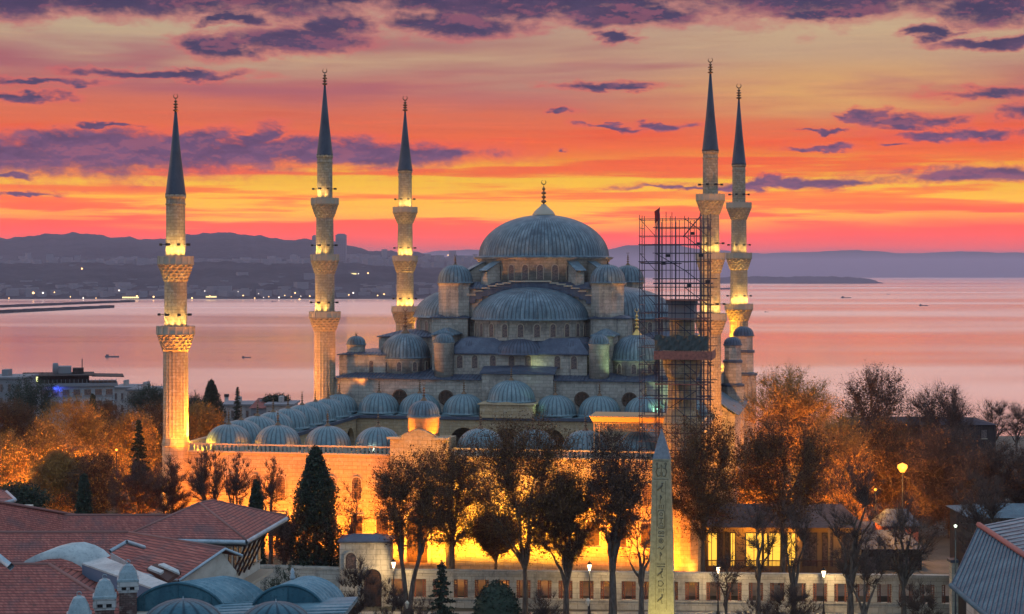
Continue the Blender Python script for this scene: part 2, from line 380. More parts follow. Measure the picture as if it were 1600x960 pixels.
def gz(x, y):                                  # ground height
    t = min(1, max(0, (y-330)/520)); s = t*t*(3-2*t)
    n = 1.5*sin(x*.011+1)*sin(y*.013) if y > 330 else 0
    return -42*s + n*min(1, max(0, (y-330)/80)) + min(1, max(0, (y-196)/6))*1.2
def ground_fn(T, b):
    p = objco(T); n = T.noise(p, .12, 5, .6); n2 = T.noise(p, 2.5, 3, .6)
    c = T.ramp(n, [(.35, (.05,.05,.03,1)), (.5, (.10,.085,.06,1)), (.65, (.15,.13,.10,1))])
    T.put(b.inputs['Base Color'], T.mix(T.m('MULTIPLY', n2, .35), c, (.03,.03,.025,1)))
    bump(T, b, n2, .1, .5)
m = MB(); xs = [-1500, -900, -600] + list(range(-420, 421, 20)) + [600, 900, 1500]; ys = list(range(-60, 190, 25)) + [192, 196, 199, 202] + list(range(210, 900, 15)) + [950]
vs = [(x, y, gz(x, y)) for y in ys for x in xs]; nx = len(xs)
m.add(vs, [(j*nx+i, j*nx+i+1, (j+1)*nx+i+1, (j+1)*nx+i) for j in range(len(ys)-1) for i in range(nx-1)], True)
tag(m.build('ground', mat('earth and lawn', ground_fn, rough=.95)), kind='structure')

def hill_fn(T, b):
    p = objco(T); n = T.noise(p, .004, 5, .6); n2 = T.noise(p, .03, 3, .6)
    c = T.mix(T.step(n, .4, .6), (.025,.03,.03,1), (.05,.05,.05,1))
    T.put(b.inputs['Base Color'], T.mix(T.m('MULTIPLY', T.step(n2, .5, .65), .4), c, (.09,.085,.085,1)))
HILL = mat('wooded hillside', hill_fn, rough=1.0, spec=.0)
def interp(pts, x):
    for (x0, y0), (x1, y1) in zip(pts, pts[1:]):
        if x0 <= x <= x1:
            t = (x-x0)/(x1-x0); t = t*t*(3-2*t); return y0+(y1-y0)*t
    return pts[0][1] if x < pts[0][0] else pts[-1][1]
def ridge(name, pts, d0, d1, d2, lo, rough, seed, step=6):
    rr = random.Random(seed); m = MB(); x0, x1 = pts[0][0], pts[-1][0]; n = int((x1-x0)/step); rows = 9; vs = []
    ph = [(rr.uniform(.02,.25), rr.uniform(0, 6), rr.uniform(.3,1)) for _ in range(8)]
    for j in range(rows):
        t = j/(rows-1)
        for i in range(n+1):
            px = x0+(x1-x0)*i/n; ztop = zy(interp(pts, px), d1)
            ztop += rough*sum(a*sin(px*f+q) for f, q, a in ph)/3
            e = min(1, i/6, (n-i)/6)
            if t <= .6: d = d0+(d1-d0)*t/.6; z = lo+(ztop-lo)*sin(t/.6*pi/2)**.9*e
            else: d = d1+(d2-d1)*(t-.6)/.4; z = lo+(ztop-lo)*cos((t-.6)/.4*pi/2)*e
            if 0 < j < rows-1: z += rough*1.2*sin(i*1.3+j*2.1)*sin(i*.37+j)*e
            vs.append(((px-800)/F*d, d, z))
    k = n+1
    m.add(vs, [(j*k+i, j*k+i+1, (j+1)*k+i+1, (j+1)*k+i) for j in range(rows-1) for i in range(n)], True)
    return tag(m.build(name, HILL), kind='structure')
ridge('hills', [(-260,372),(-60,374),(20,371),(80,367),(130,365),(180,371),(240,374),(290,368),(350,363),(400,369),(450,376),(480,374),(520,379),(580,391),(640,395),(700,402),(760,408),(830,420),(900,426)], 6500, 9000, 10500, SEA-3, 5, 3)
ridge('hills', [(560,424),(640,398),(690,392),(740,390),(800,392),(860,394),(930,392),(990,383),(1040,381),(1100,390),(1180,396),(1260,394),(1330,391),(1420,396),(1500,393),(1580,395),(1700,397),(1850,412)], 27000, 33000, 37000, SEA-3, 6, 5)
ridge('far_shore', [(-260,414),(0,412),(120,410),(230,413),(330,408),(430,412),(520,410),(620,416),(700,419),(780,424),(860,428)], 4650, 6200, 7400, SEA-3, 3, 8)
ridge('island', [(1095,434),(1130,433.5),(1180,432),(1230,433),(1270,432),(1320,433),(1350,435),(1385,441)], 11600, 12000, 12600, SEA-2, 3, 12, 3)
def breakwater(px0, py0, px1, py1, t):
    a = pz(px0, py0, SEA+1.5); b = pz(px1, py1, SEA+1.5); m = MB(); n = 40; rr = random.Random(4)
    for i in range(n):
        u = (i+.5)/n; m.cbox((a[0]+(b[0]-a[0])*u, a[1]+(b[1]-a[1])*u, SEA+1), sqrt((b[0]-a[0])**2+(b[1]-a[1])**2)/n*1.3, 18, t+rr.uniform(-1,1), atan2(b[1]-a[1], b[0]-a[0])+rr.uniform(-.1,.1))
    return m.build('breakwater', HILL)
tag(breakwater(-60, 491, 172, 480, 8), 'long dark stone breakwater lying low across the bay in front of the far shore', 'breakwater')
tag(breakwater(-60, 482, 205, 471, 7), 'second breakwater close to the far shore, running out from the lit waterfront', 'breakwater')
tag(breakwater(1128, 452, 1146, 451, 9), 'short flat dark mole on the sea beside the two minarets that stand close together', 'breakwater')

# the far city: a mass of small blocks, two towers and waterfront lights
CITY = mat('distant concrete', None, (.16,.15,.15), .9)
m = MB(); rr = random.Random(21)
for i in range(900):
    px = rr.uniform(-150, 760); t = rr.random()**1.4; d = 4720+t*3300
    base = SEA+4+ (zy(interp([(-260,414),(330,408),(860,428)], px), 6200)-SEA)*min(1, max(0, (d-4700)/1500))*.9
    if d > 6300: base = 60+(d-6300)*.03
    h = rr.uniform(9, 20)*(2.0 if rr.random() < .06 else 1); w = rr.uniform(14, 40)
    m.cbox(((px-800)/F*d, d, base+h/2-4), w, w, h+8, rr.uniform(0, 1))
tag(m.build('distant_city', CITY), kind='stuff', label='hazy mass of low city blocks along the far shore', cat='city')
def tower(px, py, w, d, label):
    x, y, z = at(px, py, d); t = thing('tower_block', label, 'skyscraper', (x, y, 40))
    m = MB(); W = w*d/F; m.box(-W/2, W/2, -W/2, W/2, 0, z-40); m.build('tower_wall', CITY, t)
    m = MB(); m.box(-W*.35, W*.35, -W*.35, W*.35, z-40, z-36); m.build('roof_plant', CITY, t)
    m = MB()
    for k in range(int((z-60)/7)):
        for s in range(5): m.box(-W/2+W*(s+.12)/5, -W/2+W*(s+.88)/5, -W/2-.6, -W/2-.05, 8+k*7, 11.5+k*7)
    tag(m.build('window_band', GLASS, t), kind='stuff')
tower(492.5, 369, 9, 7300, 'slim distant skyscraper mostly hidden behind a minaret shaft')
tower(533, 367, 16, 7000, 'broad distant skyscraper standing free against the hills')
tower(612, 402, 6, 7000, 'low distant tower half lost in haze between two minarets')
tower(459, 399, 11, 6900, 'squat distant tower block on the hazy hillside across the water')
LW = emit('warm shore lamp', (1, .55, .2), 4.5); LC = emit('cool shore lamp', (1, .85, .7), 3); LG = emit('bright quay lights', (1, .75, .3), 2.5)
bm = MB(); bm.lathe([(.1,-1),(.9,-.5),(1,0),(.9,.5),(.1,1)], 6)
srcs = [bm.build('shore_lamp', q) for q in (LW, LC)]
spots = [(52,458),(67,458),(85,457),(162,449),(186,454),(110,464),(20,474),(40,475),(357,449),(328,463),(404,459),(420,464),(433,451),(436,465),(455,464),(461,458),(470,463),(484,463),(445,462),(412,465),(398,466),(380,462),(372,456),(300,466),(240,464),(186,395),(128,420),(36,398),(560,428),(575,427),(545,461),(552,458),(600,460),(700,399),(130,466),(150,466),(214,463),(320,455),(468,468),(14,466),(96,470),(510,464),(590,462)]
for i, (px, py) in enumerate(spots):
    d = 4600 if py > 452 else (5600 if py > 415 else 8000); s = srcs[(i*7) % 3 % 2]
    o = s if i in (0, 1) and s.location.length == 0 else inst(s)
    o.location = at(px, py, d-60 if py > 452 else d-400); r = rr.uniform(1.0, 2.2)*(1.6 if px in (52,67,357,484) else 1)*d/4600; o.scale = (r, r, r)
    tag(o, 'pinprick lamp shining on the far shore across the bay', 'lamp', 'lamps along the far shore')
for px, py, w, l in ((204, 465, 26, 'wide glowing quay building on the far shore, seen left of the nearest minaret'), (330, 464, 17, 'glowing ferry pier on the far shore between two minarets'), (551, 428, 12, 'strip of bright lights halfway up the far shore, near the broad skyscraper')):
    x, y, z = at(px, py, 4600 if py > 440 else 5300); W = w*y/F/2
    t = thing('quay_building', l, 'building', (x, y, z-4))
    m = MB(); m.box(-W, W, 0, 12, 0, 9); m.box(-W*1.05, W*1.05, -2, 13, 9, 10.5); m.build('hall', CITY, t)
    m = MB()
    for k in range(9): m.box(-W+2*W*(k+.15)/9, -W+2*W*(k+.85)/9, -1.5, -.3, 2.2, 5.5)
    m.build('lit_window', LG, t)
# small ships far out
SHIP = mat('ship hull', None, (.10,.09,.10), .6)
for k, (px, py, w, l) in enumerate(((1458, 442, 4, 'tiny dark ship nearest the sea horizon, clear of the island'), (1443, 478, 14, 'long low ship, the nearest to the shore right of the island'), (1322, 466, 16, 'freighter below the middle of the island'), (1388, 460, 6, 'little vessel below the low end of the island'), (1198, 488, 7, 'small boat on the water just right of the far minaret'), (385, 559, 14, 'dark rowing barge on the pink water, seen between the two leftmost minarets'), (175, 558, 22, 'long dark boat on the water left of the nearest minaret'), (428, 472, 8, 'small ferry just off the far shore'))):
    x, y, z = pz(px, py, SEA); L = w*y/F
    t = thing('ship', l, 'ship', (x, y, SEA)); m = MB(); h = L*.07
    m.slab([(-L/2, -h, h), (L*.42, -h, h), (L/2, 0, h*1.2), (L*.42, h, h), (-L/2, h, h)], h*1.4); m.build('hull', SHIP, t)
    m = MB(); m.box(-L*.42, -L*.24, -h*.8, h*.8, h, h*2.6); m.build('bridge', SHIP, t)

# the air
def haze():
    m = MB(); m.box(-41000, 41000, -200, 61000, SEA-20, 275)
    v = bpy.data.materials.new('haze'); v.use_nodes = True; T = NT(v.node_tree); T.n.clear()
    o = T.node('ShaderNodeOutputMaterial'); p = T.node('ShaderNodeVolumePrincipled')
    p.inputs['Color'].default_value = (.84, .74, .98, 1); p.inputs['Density'].default_value = HAZE; p.inputs['Anisotropy'].default_value = 0.35
    T.l.new(p.outputs[0], o.inputs['Volume'])
    h = m.build('haze', v); tag(h, 'thin mauve morning haze over the bay', 'haze', kind='stuff')
HAZE = 4.6e-5
haze()
# ------------------------------------------------------------------ the mosque: local x along its front, y away from the camera
TH = .186; MO = (0.75, 277.1, 0.0)
def mw(u, v, z=0): return (MO[0]+u*cos(TH)+v*sin(TH), MO[1]-u*sin(TH)+v*cos(TH), z)
def ribmod(every, amt):
    return lambda k, j: 1+amt if k % every == 0 else 1.0
def dome(R_, rise, ribs, a0=0, a1=2*pi, sub=3, rings=11, lip=.05, amt=.012, drop=.22, k=.93):
    n = ribs*sub; prof = [(R_*(1+lip), -drop), (R_*(1+lip), -drop*.2), (R_*1.005, .05)]
    for j in range(rings):
        t = (j+.3)/(rings-.7)*pi/2; prof.append((R_*cos(t)**k if j < rings-1 else .05, .05+rise*sin(t)))
    md = lambda kk, j: 1+(amt if kk % sub == 0 else 0) if j > 1 else 1.0
    m = MB().lathe(prof, n, mod=md, a0=a0, a1=a1); w = n if abs(a1-a0-2*pi) < 1e-6 else n+1
    m.seam = [1.0 if (i % w) % sub == 0 and i//w > 1 else 0.0 for i in range(len(m.v))]; return m
def finial(h, r, base=True):
    m = MB(); p = []
    if base: p += [(r*2.3, 0), (r*2.0, .04*h), (r*1.1, .13*h), (r*.5, .22*h)]
    else: p += [(r*.4, 0)]
    z = .24*h if base else .04*h
    for k, q in enumerate((1.0, .82, .9, .62)):
        s = .14*h*(.9 if k else 1)
        p += [(r*.22, z), (r*q*.75, z+s*.2), (r*q, z+s*.42), (r*q*.75, z+s*.64), (r*.22, z+s*.85)]; z += s
    p += [(r*.16, z), (.02, z+.05*h)]
    m.lathe(p, 10)
    pts = [(r*.75*sin(a), 0, z+.10*h+r*.75*(1-cos(a))-r*.3) for a in np.linspace(.5, 2*pi-.5, 12)]   # the crescent, open upwards
    pts = [(x, 0, 2*(z+.10*h+r*.45)-zz) for x, _, zz in pts]
    m.tube(pts, [r*.05+r*.14*sin(pi*i/11) for i in range(12)], 4)
    return m
def arch_panel(w, h, t=.12, n=8):                      # window leaf, outward is -y, foot at z=0
    pts = [(-w/2, 0), (w/2, 0)]; sp = h-w*.55
    for k in range(n+1):
        a = pi*k/n; pts.append((w/2*cos(a), sp+w*.55*sin(a)**.9))
    return MB().slab([(x, -t, z) for x, z in pts][::-1], t, (0, 1, 0))
def arch_frame(w, h, b=.11, t=.12, n=8):
    o = []; i = []; sp = h-w*.55
    for q, L in ((0, i), (b, o)):
        L.append((-(w/2+q), -q*.6)); L.append((-(w/2+q), sp))
        for k in range(1, n): a = pi-pi*k/n; L.append(((w/2+q)*cos(a), sp+(w*.55+q)*sin(a)**.9))
        L.append((w/2+q, sp)); L.append((w/2+q, -q*.6))
    m = MB(); N = len(i)
    vs = [(x, -t, z) for x, z in i]+[(x, -t, z) for x, z in o]+[(x, 0, z) for x, z in i]+[(x, 0, z) for x, z in o]
    fs = []
    for k in range(N-1): fs += [(k, k+1, N+k+1, N+k), (N+k, N+k+1, 3*N+k+1, 3*N+k), (k+1, k, 2*N+k, 2*N+k+1)]
    return m.add(vs, fs)
def window_src(w, h, gm=None, name='window'):
    p = arch_panel(w, h, .05).build(name, gm or GLASS); f = arch_frame(w, h).build('window_frame', STONEL, p); return p, f
def put_window(src, par, loc, rz, first=[]):
    p = inst(src[0], par, loc, rz); inst(src[1], p, (0, 0, 0)); return p
def wipe(src):
    for o in src[::-1]: bpy.data.objects.remove(o)

MQ = thing('mosque', 'great mosque hall of grey stone with a cascade of lead domes', 'mosque', MO, -TH)
# lower block with its front wall and lead roof skirts
m = MB(); m.box(-30.6, 30.8, 0, 52, 0, 20.8); m.box(-5.6, 6.0, -.7, .0, 8, 21.8); m.build('wall', STONE, MQ)
def skirt(x0, x1, y0, y1, z0, ins, z1, over=.45, seam=.6):       # lead roof sloping up from an eave, standing seams along the fall
    m = MB(); t = .18
    a = [(x0-over, y0-over, z0), (x1+over, y0-over, z0), (x1+over, y1+over, z0), (x0-over, y1+over, z0)]
    b = [(x0+ins, y0+ins, z1), (x1-ins, y0+ins, z1), (x1-ins, y1-ins, z1), (x0+ins, y1-ins, z1)]
    lo = [(p[0], p[1], p[2]-t) for p in a]
    m.add(a+b+lo, [(0,1,5,4), (1,2,6,5), (2,3,7,6), (3,0,4,7), (4,5,6,7), (8,9,1,0), (9,10,2,1), (10,11,3,2), (11,8,0,3), (11,10,9,8)])
    n = int((x1-x0)/seam)
    for k in range(1, n):
        x = x0+(x1-x0)*k/n; xi = min(max(x, x0+ins), x1-ins); q = ins
        if x < x0+ins: q = x-x0
        if x > x1-ins: q = x1-x
        zt = z0+(z1-z0)*(q+over)/(ins+over); s = .05
        m.add([(x-s, y0-over, z0+.0), (x+s, y0-over, z0+.0), (x+s, y0+q, zt), (x-s, y0+q, zt), (x, y0-over, z0+.09), (x, y0+q, zt+.09)], [(0,1,4), (1,2,5,4), (2,3,5), (3,0,4,5)])
    return m
skirt(-30.6, 30.8, 0, 52, 20.95, 6.5, 22.3).build('lower_roof', LEADD, MQ)
m = MB(); m.box(-5.9, 6.3, -1.0, .6, 21.82, 22.0); m.add([(-5.9,-1,22),(6.3,-1,22),(6.3,3,23),(-5.9,3,23),(.2,-1,22.5),(.2,3,23.2)], [(0,1,4),(0,4,5,3),(1,2,5,4)]); m.build('portal_roof', LEADD, MQ)
# round rosette windows low on the front wall
m = MB(); m.lathe([(1.25, 0), (1.25, .12), (1.0, .16), (.95, .05), (.02, .05)], 24)
for k in range(8):
    a = k*pi/4; m.tube([(0, 0, .1), (1.0*cos(a), 1.0*sin(a), .1)], .07, 4)
ros = m.build('rosette_window', LATTICE, MQ)
ros.rotation_euler = (pi/2, 0, 0); ros.location = (-19.3, -.02, 17.9)
for u in (-11.6, 10.6, 18.2):
    o = inst(ros, MQ, (u, -.02, 17.9)); o.rotation_euler = (pi/2, 0, 0)
# middle tier: exedra zone under the front and side half domes
CV = 26.0; HD = 13.2
def half_side(rz, full=True):
    """a half dome on its drum and the exedra tier under it, built for the front (facing -y about the dome's centre) and turned by rz"""
    P = lambda mb, name, mt: mb.build(name, mt, MQ, (0, CV, 0), rz)
    m = MB(); m.lathe([(9.35, 27.0), (9.35, 30.1), (9.6, 30.2), (9.6, 30.42)], 66, cy=-HD, a0=pi, a1=2*pi); P(m, 'drum', STONE)
    h = dome(9.75, 5.1, 42, pi, 2*pi, amt=.009, lip=.03, k=1.0); h.v = [(x, y-HD, z+30.5) for x, y, z in h.v]; P(h, 'half_dome', LEAD)
    m = MB(); m.box(-11.4, 11.0, -CV+2.6, -12, 20.5, 25.0)
    P(m, 'exedra_wall', STONE)
    # roof of the exedra tier
    e = MB(); a = [(-11.8, -CV+2.2, 25.02), (11.4, -CV+2.2, 25.02), (12.2, -12, 25.02), (-12.6, -12, 25.02)]; b = [(-9.6, -CV+4.6, 27.4), (9.4, -CV+4.6, 27.4), (10.2, -12.4, 27.4), (-10.4, -12.4, 27.4)]
    lo = [(x, y, z-.2) for x, y, z in a]
    e.add(a+b+lo, [(0,1,5,4), (1,2,6,5), (3,0,4,7), (4,5,6,7), (8,9,1,0), (9,10,2,1), (11,8,0,3)]); P(e, 'exedra_roof', LEADD)
    for x0, r in ((-.2, 4.3), (-8.6, 3.4), (8.2, 3.4)):
        h = dome(r, 2.5, 22, pi, 2*pi, amt=.014, lip=.04, k=1.0); h.v = [(x+x0, y-CV+5.2+(0 if r > 4 else 1.2), z+25.0) for x, y, z in h.v]; P(h, 'exedra_half_dome', LEADD)
    ws = window_src(.95, 2.1)
    for k in range(11):
        a = pi+pi*(k+.5)/11; put_window(ws, MQ, (9.36*cos(a)*cos(rz)-(9.36*sin(a)-HD)*sin(rz), CV+9.36*cos(a)*sin(rz)+(9.36*sin(a)-HD)*cos(rz), 27.6), a+pi/2+rz)
    if rz == 0:
        for x in (-9.9, -7.4, -4.4, -1.3, 1.4, 6.2, 8.9): put_window(ws, MQ, (x, 2.59, 22.55), 0)
    wipe(ws)
half_side(0); half_side(-pi/2); half_side(pi/2)
# core block under the great dome, with the stepped gable over each half dome
m = MB(); m.box(-12.95, 12.95, CV-12.95, CV+12.95, 20, 35.3); m.build('core_wall', STONE, MQ)
def corniced(m, steps, y0, y1, th):
    for (xa, xb, z) in steps: m.box(xa, xb, y0, y1, z-th, z)
def gable(rz):
    m = MB(); c = MB(); n = 6
    for k in range(n):
        x0 = 3.4+(10.6-3.4)*(k)/n; x1 = 3.4+(10.6-3.4)*(k+1)/n; z = 31.5+5.2*sqrt(max(0, 1-((x0+.2)/11.6)**2))
        for s in (-1, 1):
            a, b = sorted((s*x0, s*x1)); m.box(a+.001, b-.001, -13.45, -12.96, z-1.5, z-.22); c.box(a-.12, b+.12, -13.75, -12.9, z-.2, z)
    m.box(-3.4, 3.4, -13.45, -12.96, 34.2, 36.5); c.box(-3.6, 3.6, -13.8, -12.9, 36.52, 36.74)
    g = m.build('stepped_gable', LEADD, MQ, (0, CV, 0), rz); c.build('gable_coping', STONEL, g)
for q in (0, pi/2, -pi/2): gable(q)
skirt(-13.1, 13.1, CV-13.1, CV+13.1, 35.5, 2.6, 36.5, .5).build('upper_roof', LEADD, MQ)
# great drum and dome
ZD = 40.8
m = MB(); m.lathe([(11.3, 36.0), (11.3, 39.9), (11.55, 40.05), (11.55, 40.3), (12.0, 40.42), (12.15, 40.62), (11.4, 40.75)], 96, cy=CV); m.build('great_drum', STONE, MQ)
m = MB(); m.lathe([(12.2, 40.63), (12.3, 40.7), (11.3, 41.0)], 96, cy=CV, cap=False); m.build('great_dome_eave', LEAD, MQ)
gd = dome(11.35, 7.35, 104, amt=.0075, lip=.02, rings=16, sub=3, k=.97)
gdo = gd.build('great_dome', LEAD, MQ, (0, CV, ZD))
m = MB(); m.lathe([(1.95, 0), (1.9, .25), (1.55, .8), (.95, 1.35), (.5, 1.75), (.42, 2.0)], 32, mod=ribmod(2, .05)); o = m.build('finial_base', mat('old gilt lead', None, (.36,.30,.22), .5, .4), gdo, (0, 0, 7.25))
finial(5.6, .52, False).build('finial', BRONZE, gdo, (0, 0, 9.2))
ws = window_src(1.05, 2.5)
for k in range(28):
    a = 2*pi*(k+.5)/28
    if abs(abs((a % (pi/2))-pi/4)) > .16: put_window(ws, MQ, (11.31*cos(a), CV+11.31*sin(a), 36.9), a+pi/2)
wipe(ws)
# buttresses round the great drum: stone arms with sloping lead tops
for q in range(8):
    a = pi/4*(q//2)*2+pi/4+(.18 if q % 2 else -.18)
    m = MB(); m.box(-.75, .75, 11.0, 14.4, 35.6, 38.2); m.add([(-.75,11,38.2),(.75,11,38.2),(.75,14.4,38.2),(-.75,14.4,38.2),(-.75,11,40),(.75,11,40),(.75,12,39.8),(-.75,12,39.8)], [(0,1,5,4),(4,5,6,7),(6,5,1,2),(7,3,0,4),(6,2,3,7)])
    b = m.build('buttress', STONE, MQ, (0, CV, 0), a-pi/2)
    m = MB(); m.slab([(-1, 10.9, 40.2), (1, 10.9, 40.2), (1, 14.75, 38.35), (-1, 14.75, 38.35)][::-1], .14, (0, 0, 1)); m.build('buttress_roof', LEAD, b)
# octagonal corner turrets with ribbed caps
def turret(u, v, r, z0, z1, rise, ribs, fin, n=8, name='turret', capm=None, hfin=2.2, band=True):
    m = MB(); p = [(r, z0), (r, z1-.35)]
    p += [(r*1.05, z1-.25), (r*1.08, z1-.02)] if band else [(r, z1-.02)]
    m.lathe(p, n, smooth=(n > 12), a0=pi/8, a1=2*pi+pi/8); t = m.build(name, STONE, MQ, (u, v, 0))
    c = dome(r*1.02, rise, ribs, lip=.10, drop=.16, amt=.03, k=.85).build('turret_cap', capm or LEAD, t, (0, 0, z1+.15))
    if fin: finial(hfin, .26, True).build('finial', fin, c, (0, 0, rise-.1))
    return t
for u, v, hf in ((-13.1, 13.6, 1.9), (12.9, 13.6, .9), (13.2, 39.5, 2.6), (-13.2, 39.5, 2.6)): turret(u, v, 2.85, 24, 36.3, 2.95, 26, BRONZE, hfin=hf)
# stepped buttress masses that carry the turrets down to the lower roof
for s in (-1, 1):
    x0, x1 = sorted((s*10.4, s*16.6))
    m = MB(); m.box(x0, x1, 11.0, 17.5, 20, 30.6); m.build('pier', STONE, MQ)
    skirt(x0, x1, 11.0, 17.5, 30.62, 2.2, 31.3, .3, .5).build('pier_roof', LEADD, MQ)
    x0, x1 = sorted((s*11.6, s*15.0))
    m = MB(); m.box(x0, x1, 4.6, 10.98, 20, 27.9); m.build('lower_pier', STONE, MQ)
    skirt(x0, x1, 4.6, 10.9, 27.92, 1.5, 28.9, .35, .4).build('lower_pier_roof', LEAD, MQ)
# small round weight towers before the front
for u in (-12.35, 13.05): turret(u, 1.9, 1.6, 20.9, 26.7, 1.25, 20, None, n=32, name='weight_tower')
# corner domes over the front bays
def corner(u, v, fin):
    m = MB(); m.lathe([(4.05, 20.6), (4.05, 23.7), (4.2, 23.8), (4.2, 24.0)], 48); t = m.build('corner_drum', STONE, MQ, (u, v, 0))
    c = dome(4.1, 3.85, 40, amt=.02, lip=.05, k=.9).build('corner_dome', LEAD, t, (0, 0, 24.15)); finial(4.6, .42).build('finial', fin, c, (0, 0, 3.7))
    ws = window_src(.75, 1.5)
    for k in range(10):
        a = 2*pi*(k+.5)/10
        if sin(a) < .4: p = inst(ws[0], t, (4.06*cos(a), 4.06*sin(a), 21.9), a+pi/2); inst(ws[1], p)
    wipe(ws)
corner(-20.0, 6.4, BRONZE); corner(18.6, 6.4, GOLD)
for s in (-1, 1):                                       # the same domes over the rear bays
    m = MB(); m.lathe([(4.05, 20.6), (4.2, 24.0)], 32); t = m.build('corner_drum', STONE, MQ, (s*19.5, 46, 0)); dome(4.1, 3.85, 40, amt=.02).build('corner_dome', LEAD, t, (0, 0, 24.15))
# gallery blocks on the left flank
WARMW = STONE
m = MB(); m.box(-30.4, -22.5, 3.0, 20, 20.6, 24.6); m.box(-26.6, -17, 14, 34, 20.6, 27.2); m.build('gallery_wall', STONE, MQ)
skirt(-30.4, -22.5, 3, 20, 24.62, 1.5, 24.95, .3).build('gallery_roof', LEADD, MQ)
skirt(-26.6, -17, 14, 34, 27.22, 3.0, 28.1, .3).build('gallery_roof', LEADD, MQ)
ws = window_src(.7, 1.9)
put_window(ws, MQ, (-24.9, 2.98, 21.7), 0); wipe(ws)
turret(-28.2, 5.5, 1.5, 24.8, 26.1, 1.25, 16, BRONZE, name='gallery_turret', hfin=.6)
m = MB(); m.box(22.5, 30.6, 3.0, 20, 20.6, 24.6); m.box(17, 26.6, 14, 34, 20.6, 27.2); m.build('gallery_wall', STONE, MQ)
skirt(22.5, 30.6, 3, 20, 24.62, 1.5, 24.95, .3).build('gallery_roof', LEADD, MQ); skirt(17, 26.6, 14, 34, 27.22, 3.0, 28.1, .3).build('gallery_roof', LEADD, MQ)
# stepped stair turrets on the right flank
for u, v, zt, r in ((33.0, 24.0, 25.7, 1.45), (34.2, 35.5, 26.9, 1.75)):
    t = turret(u, v, r, 2, zt, r*.85, 18, None, name='flank_turret', capm=LEADD)
    for k, (dz, q) in enumerate(((2.6, 1.22), (6.6, 1.5))): MB().lathe([(r*q, -dz-.35), (r*q, -dz), (r*.9, -dz+.25)], 8, a0=pi/8, a1=2*pi+pi/8, smooth=False, cap=False).build('turret_ledge', LEADD, t, (0, 0, zt))
    m = MB(); m.lathe([(r*1.08, 2), (r*1.08, zt-2.9)], 8, a0=pi/8, a1=2*pi+pi/8, smooth=False); m.lathe([(r*1.38, 2), (r*1.38, zt-6.9)], 8, a0=pi/8, a1=2*pi+pi/8, smooth=False); m.build('turret_stage', STONE, t)
m = MB(); m.box(30.8, 34.5, 4, 50, 0, 15.5); m.add([(30.8,4,15.5),(34.5,4,15.5),(34.5,50,15.5),(30.8,50,15.5),(30.8,4,18),(30.8,50,18)], [(0,1,4),(1,2,5,4),(2,3,5),(3,0,4,5)]); m.build('flank_gallery', STONE, MQ)
m = MB(); m.slab([(30.7,3.6,18.2),(35.2,3.6,15.3),(35.2,50.4,15.3),(30.7,50.4,18.2)], .15, (0,0,1)); m.build('flank_roof', LEAD, MQ)

# ------------------------------------------------------------------ forecourt
CT = thing('mosque_courtyard', 'arcaded forecourt with rows of small lead domes behind a floodlit orange wall', 'courtyard', MO, -TH)
V0 = -64.5; ZR = 15.3
m = MB(); m.box(-31.6, -4.1, V0, V0+1.2, 0, ZR); m.box(4.1, 31.6, V0, V0+1.2, 0, ZR); m.box(-31.6, -30.4, V0+1.2, -1.2, 0, ZR); m.box(30.4, 31.6, V0+1.2, -1.2, 0, ZR)
m.build('outer_wall', STONEW, CT)
m = MB()
for x0, x1 in ((-31.9, -4.1), (4.1, 31.9)): m.box(x0, x1, V0-.25, V0+1.3, ZR+.002, ZR+.22)
m.box(-31.9, -30.2, V0+1.3, -1, ZR+.002, ZR+.22); m.box(30.2, 31.9, V0+1.3, -1, ZR+.002, ZR+.22); m.build('cornice', STONEL, CT)
m = MB(); rail = MB()
for x0, x1 in ((-30, -4.2), (4.2, 30)):
    n = int((x1-x0)/.56)
    for k in range(n+1):
        x = x0+(x1-x0)*k/n; w = .16 if k % 12 else .3
        m.box(x-w, x+w, V0+.05, V0+.27, ZR+.222, ZR+.96)
    rail.box(x0-.3, x1+.3, V0, V0+.34, ZR+.962, ZR+1.15)
for k in range(96):
    y = V0+1.5+k*.62
    for x in (-31.3, 31.1): m.box(x, x+.2, y, y+.28, ZR+.222, ZR+.96)
for x in (-31.36, 31.04): rail.box(x, x+.34, V0+1.2, -3, ZR+.962, ZR+1.15)
tag(m.build('baluster_row', STONEL, CT), kind='stuff'); rail.build('balustrade_rail', STONEL, CT)
# windows of the outer front
wl = window_src(1.2, 2.7, LATTICE, 'lattice_window')
lowp = MB().box(-.75, .75, -.06, 0, 0, 2.8).build('grille_window', GRILLE); lowf = MB()
for a in ((-.95,-.752,-.15,0,-.15,3.0), (.752,.95,-.15,0,-.15,3.0), (-.95,.95,-.16,0,2.802,3.0), (-1.05,1.05,-.22,0,-.3,-.152)): lowf.box(*a)
lowf = lowf.build('window_frame', STONEL, lowp)
for k in range(-9, 9):
    u = k*3.3+1.6
    if abs(u) < 5: continue
    put_window(wl, CT, (u, V0-.001, 9.9), 0); p = inst(lowp, CT, (u, V0-.001, 5.0)); inst(lowf, p)
wipe(wl); wipe((lowp, lowf))
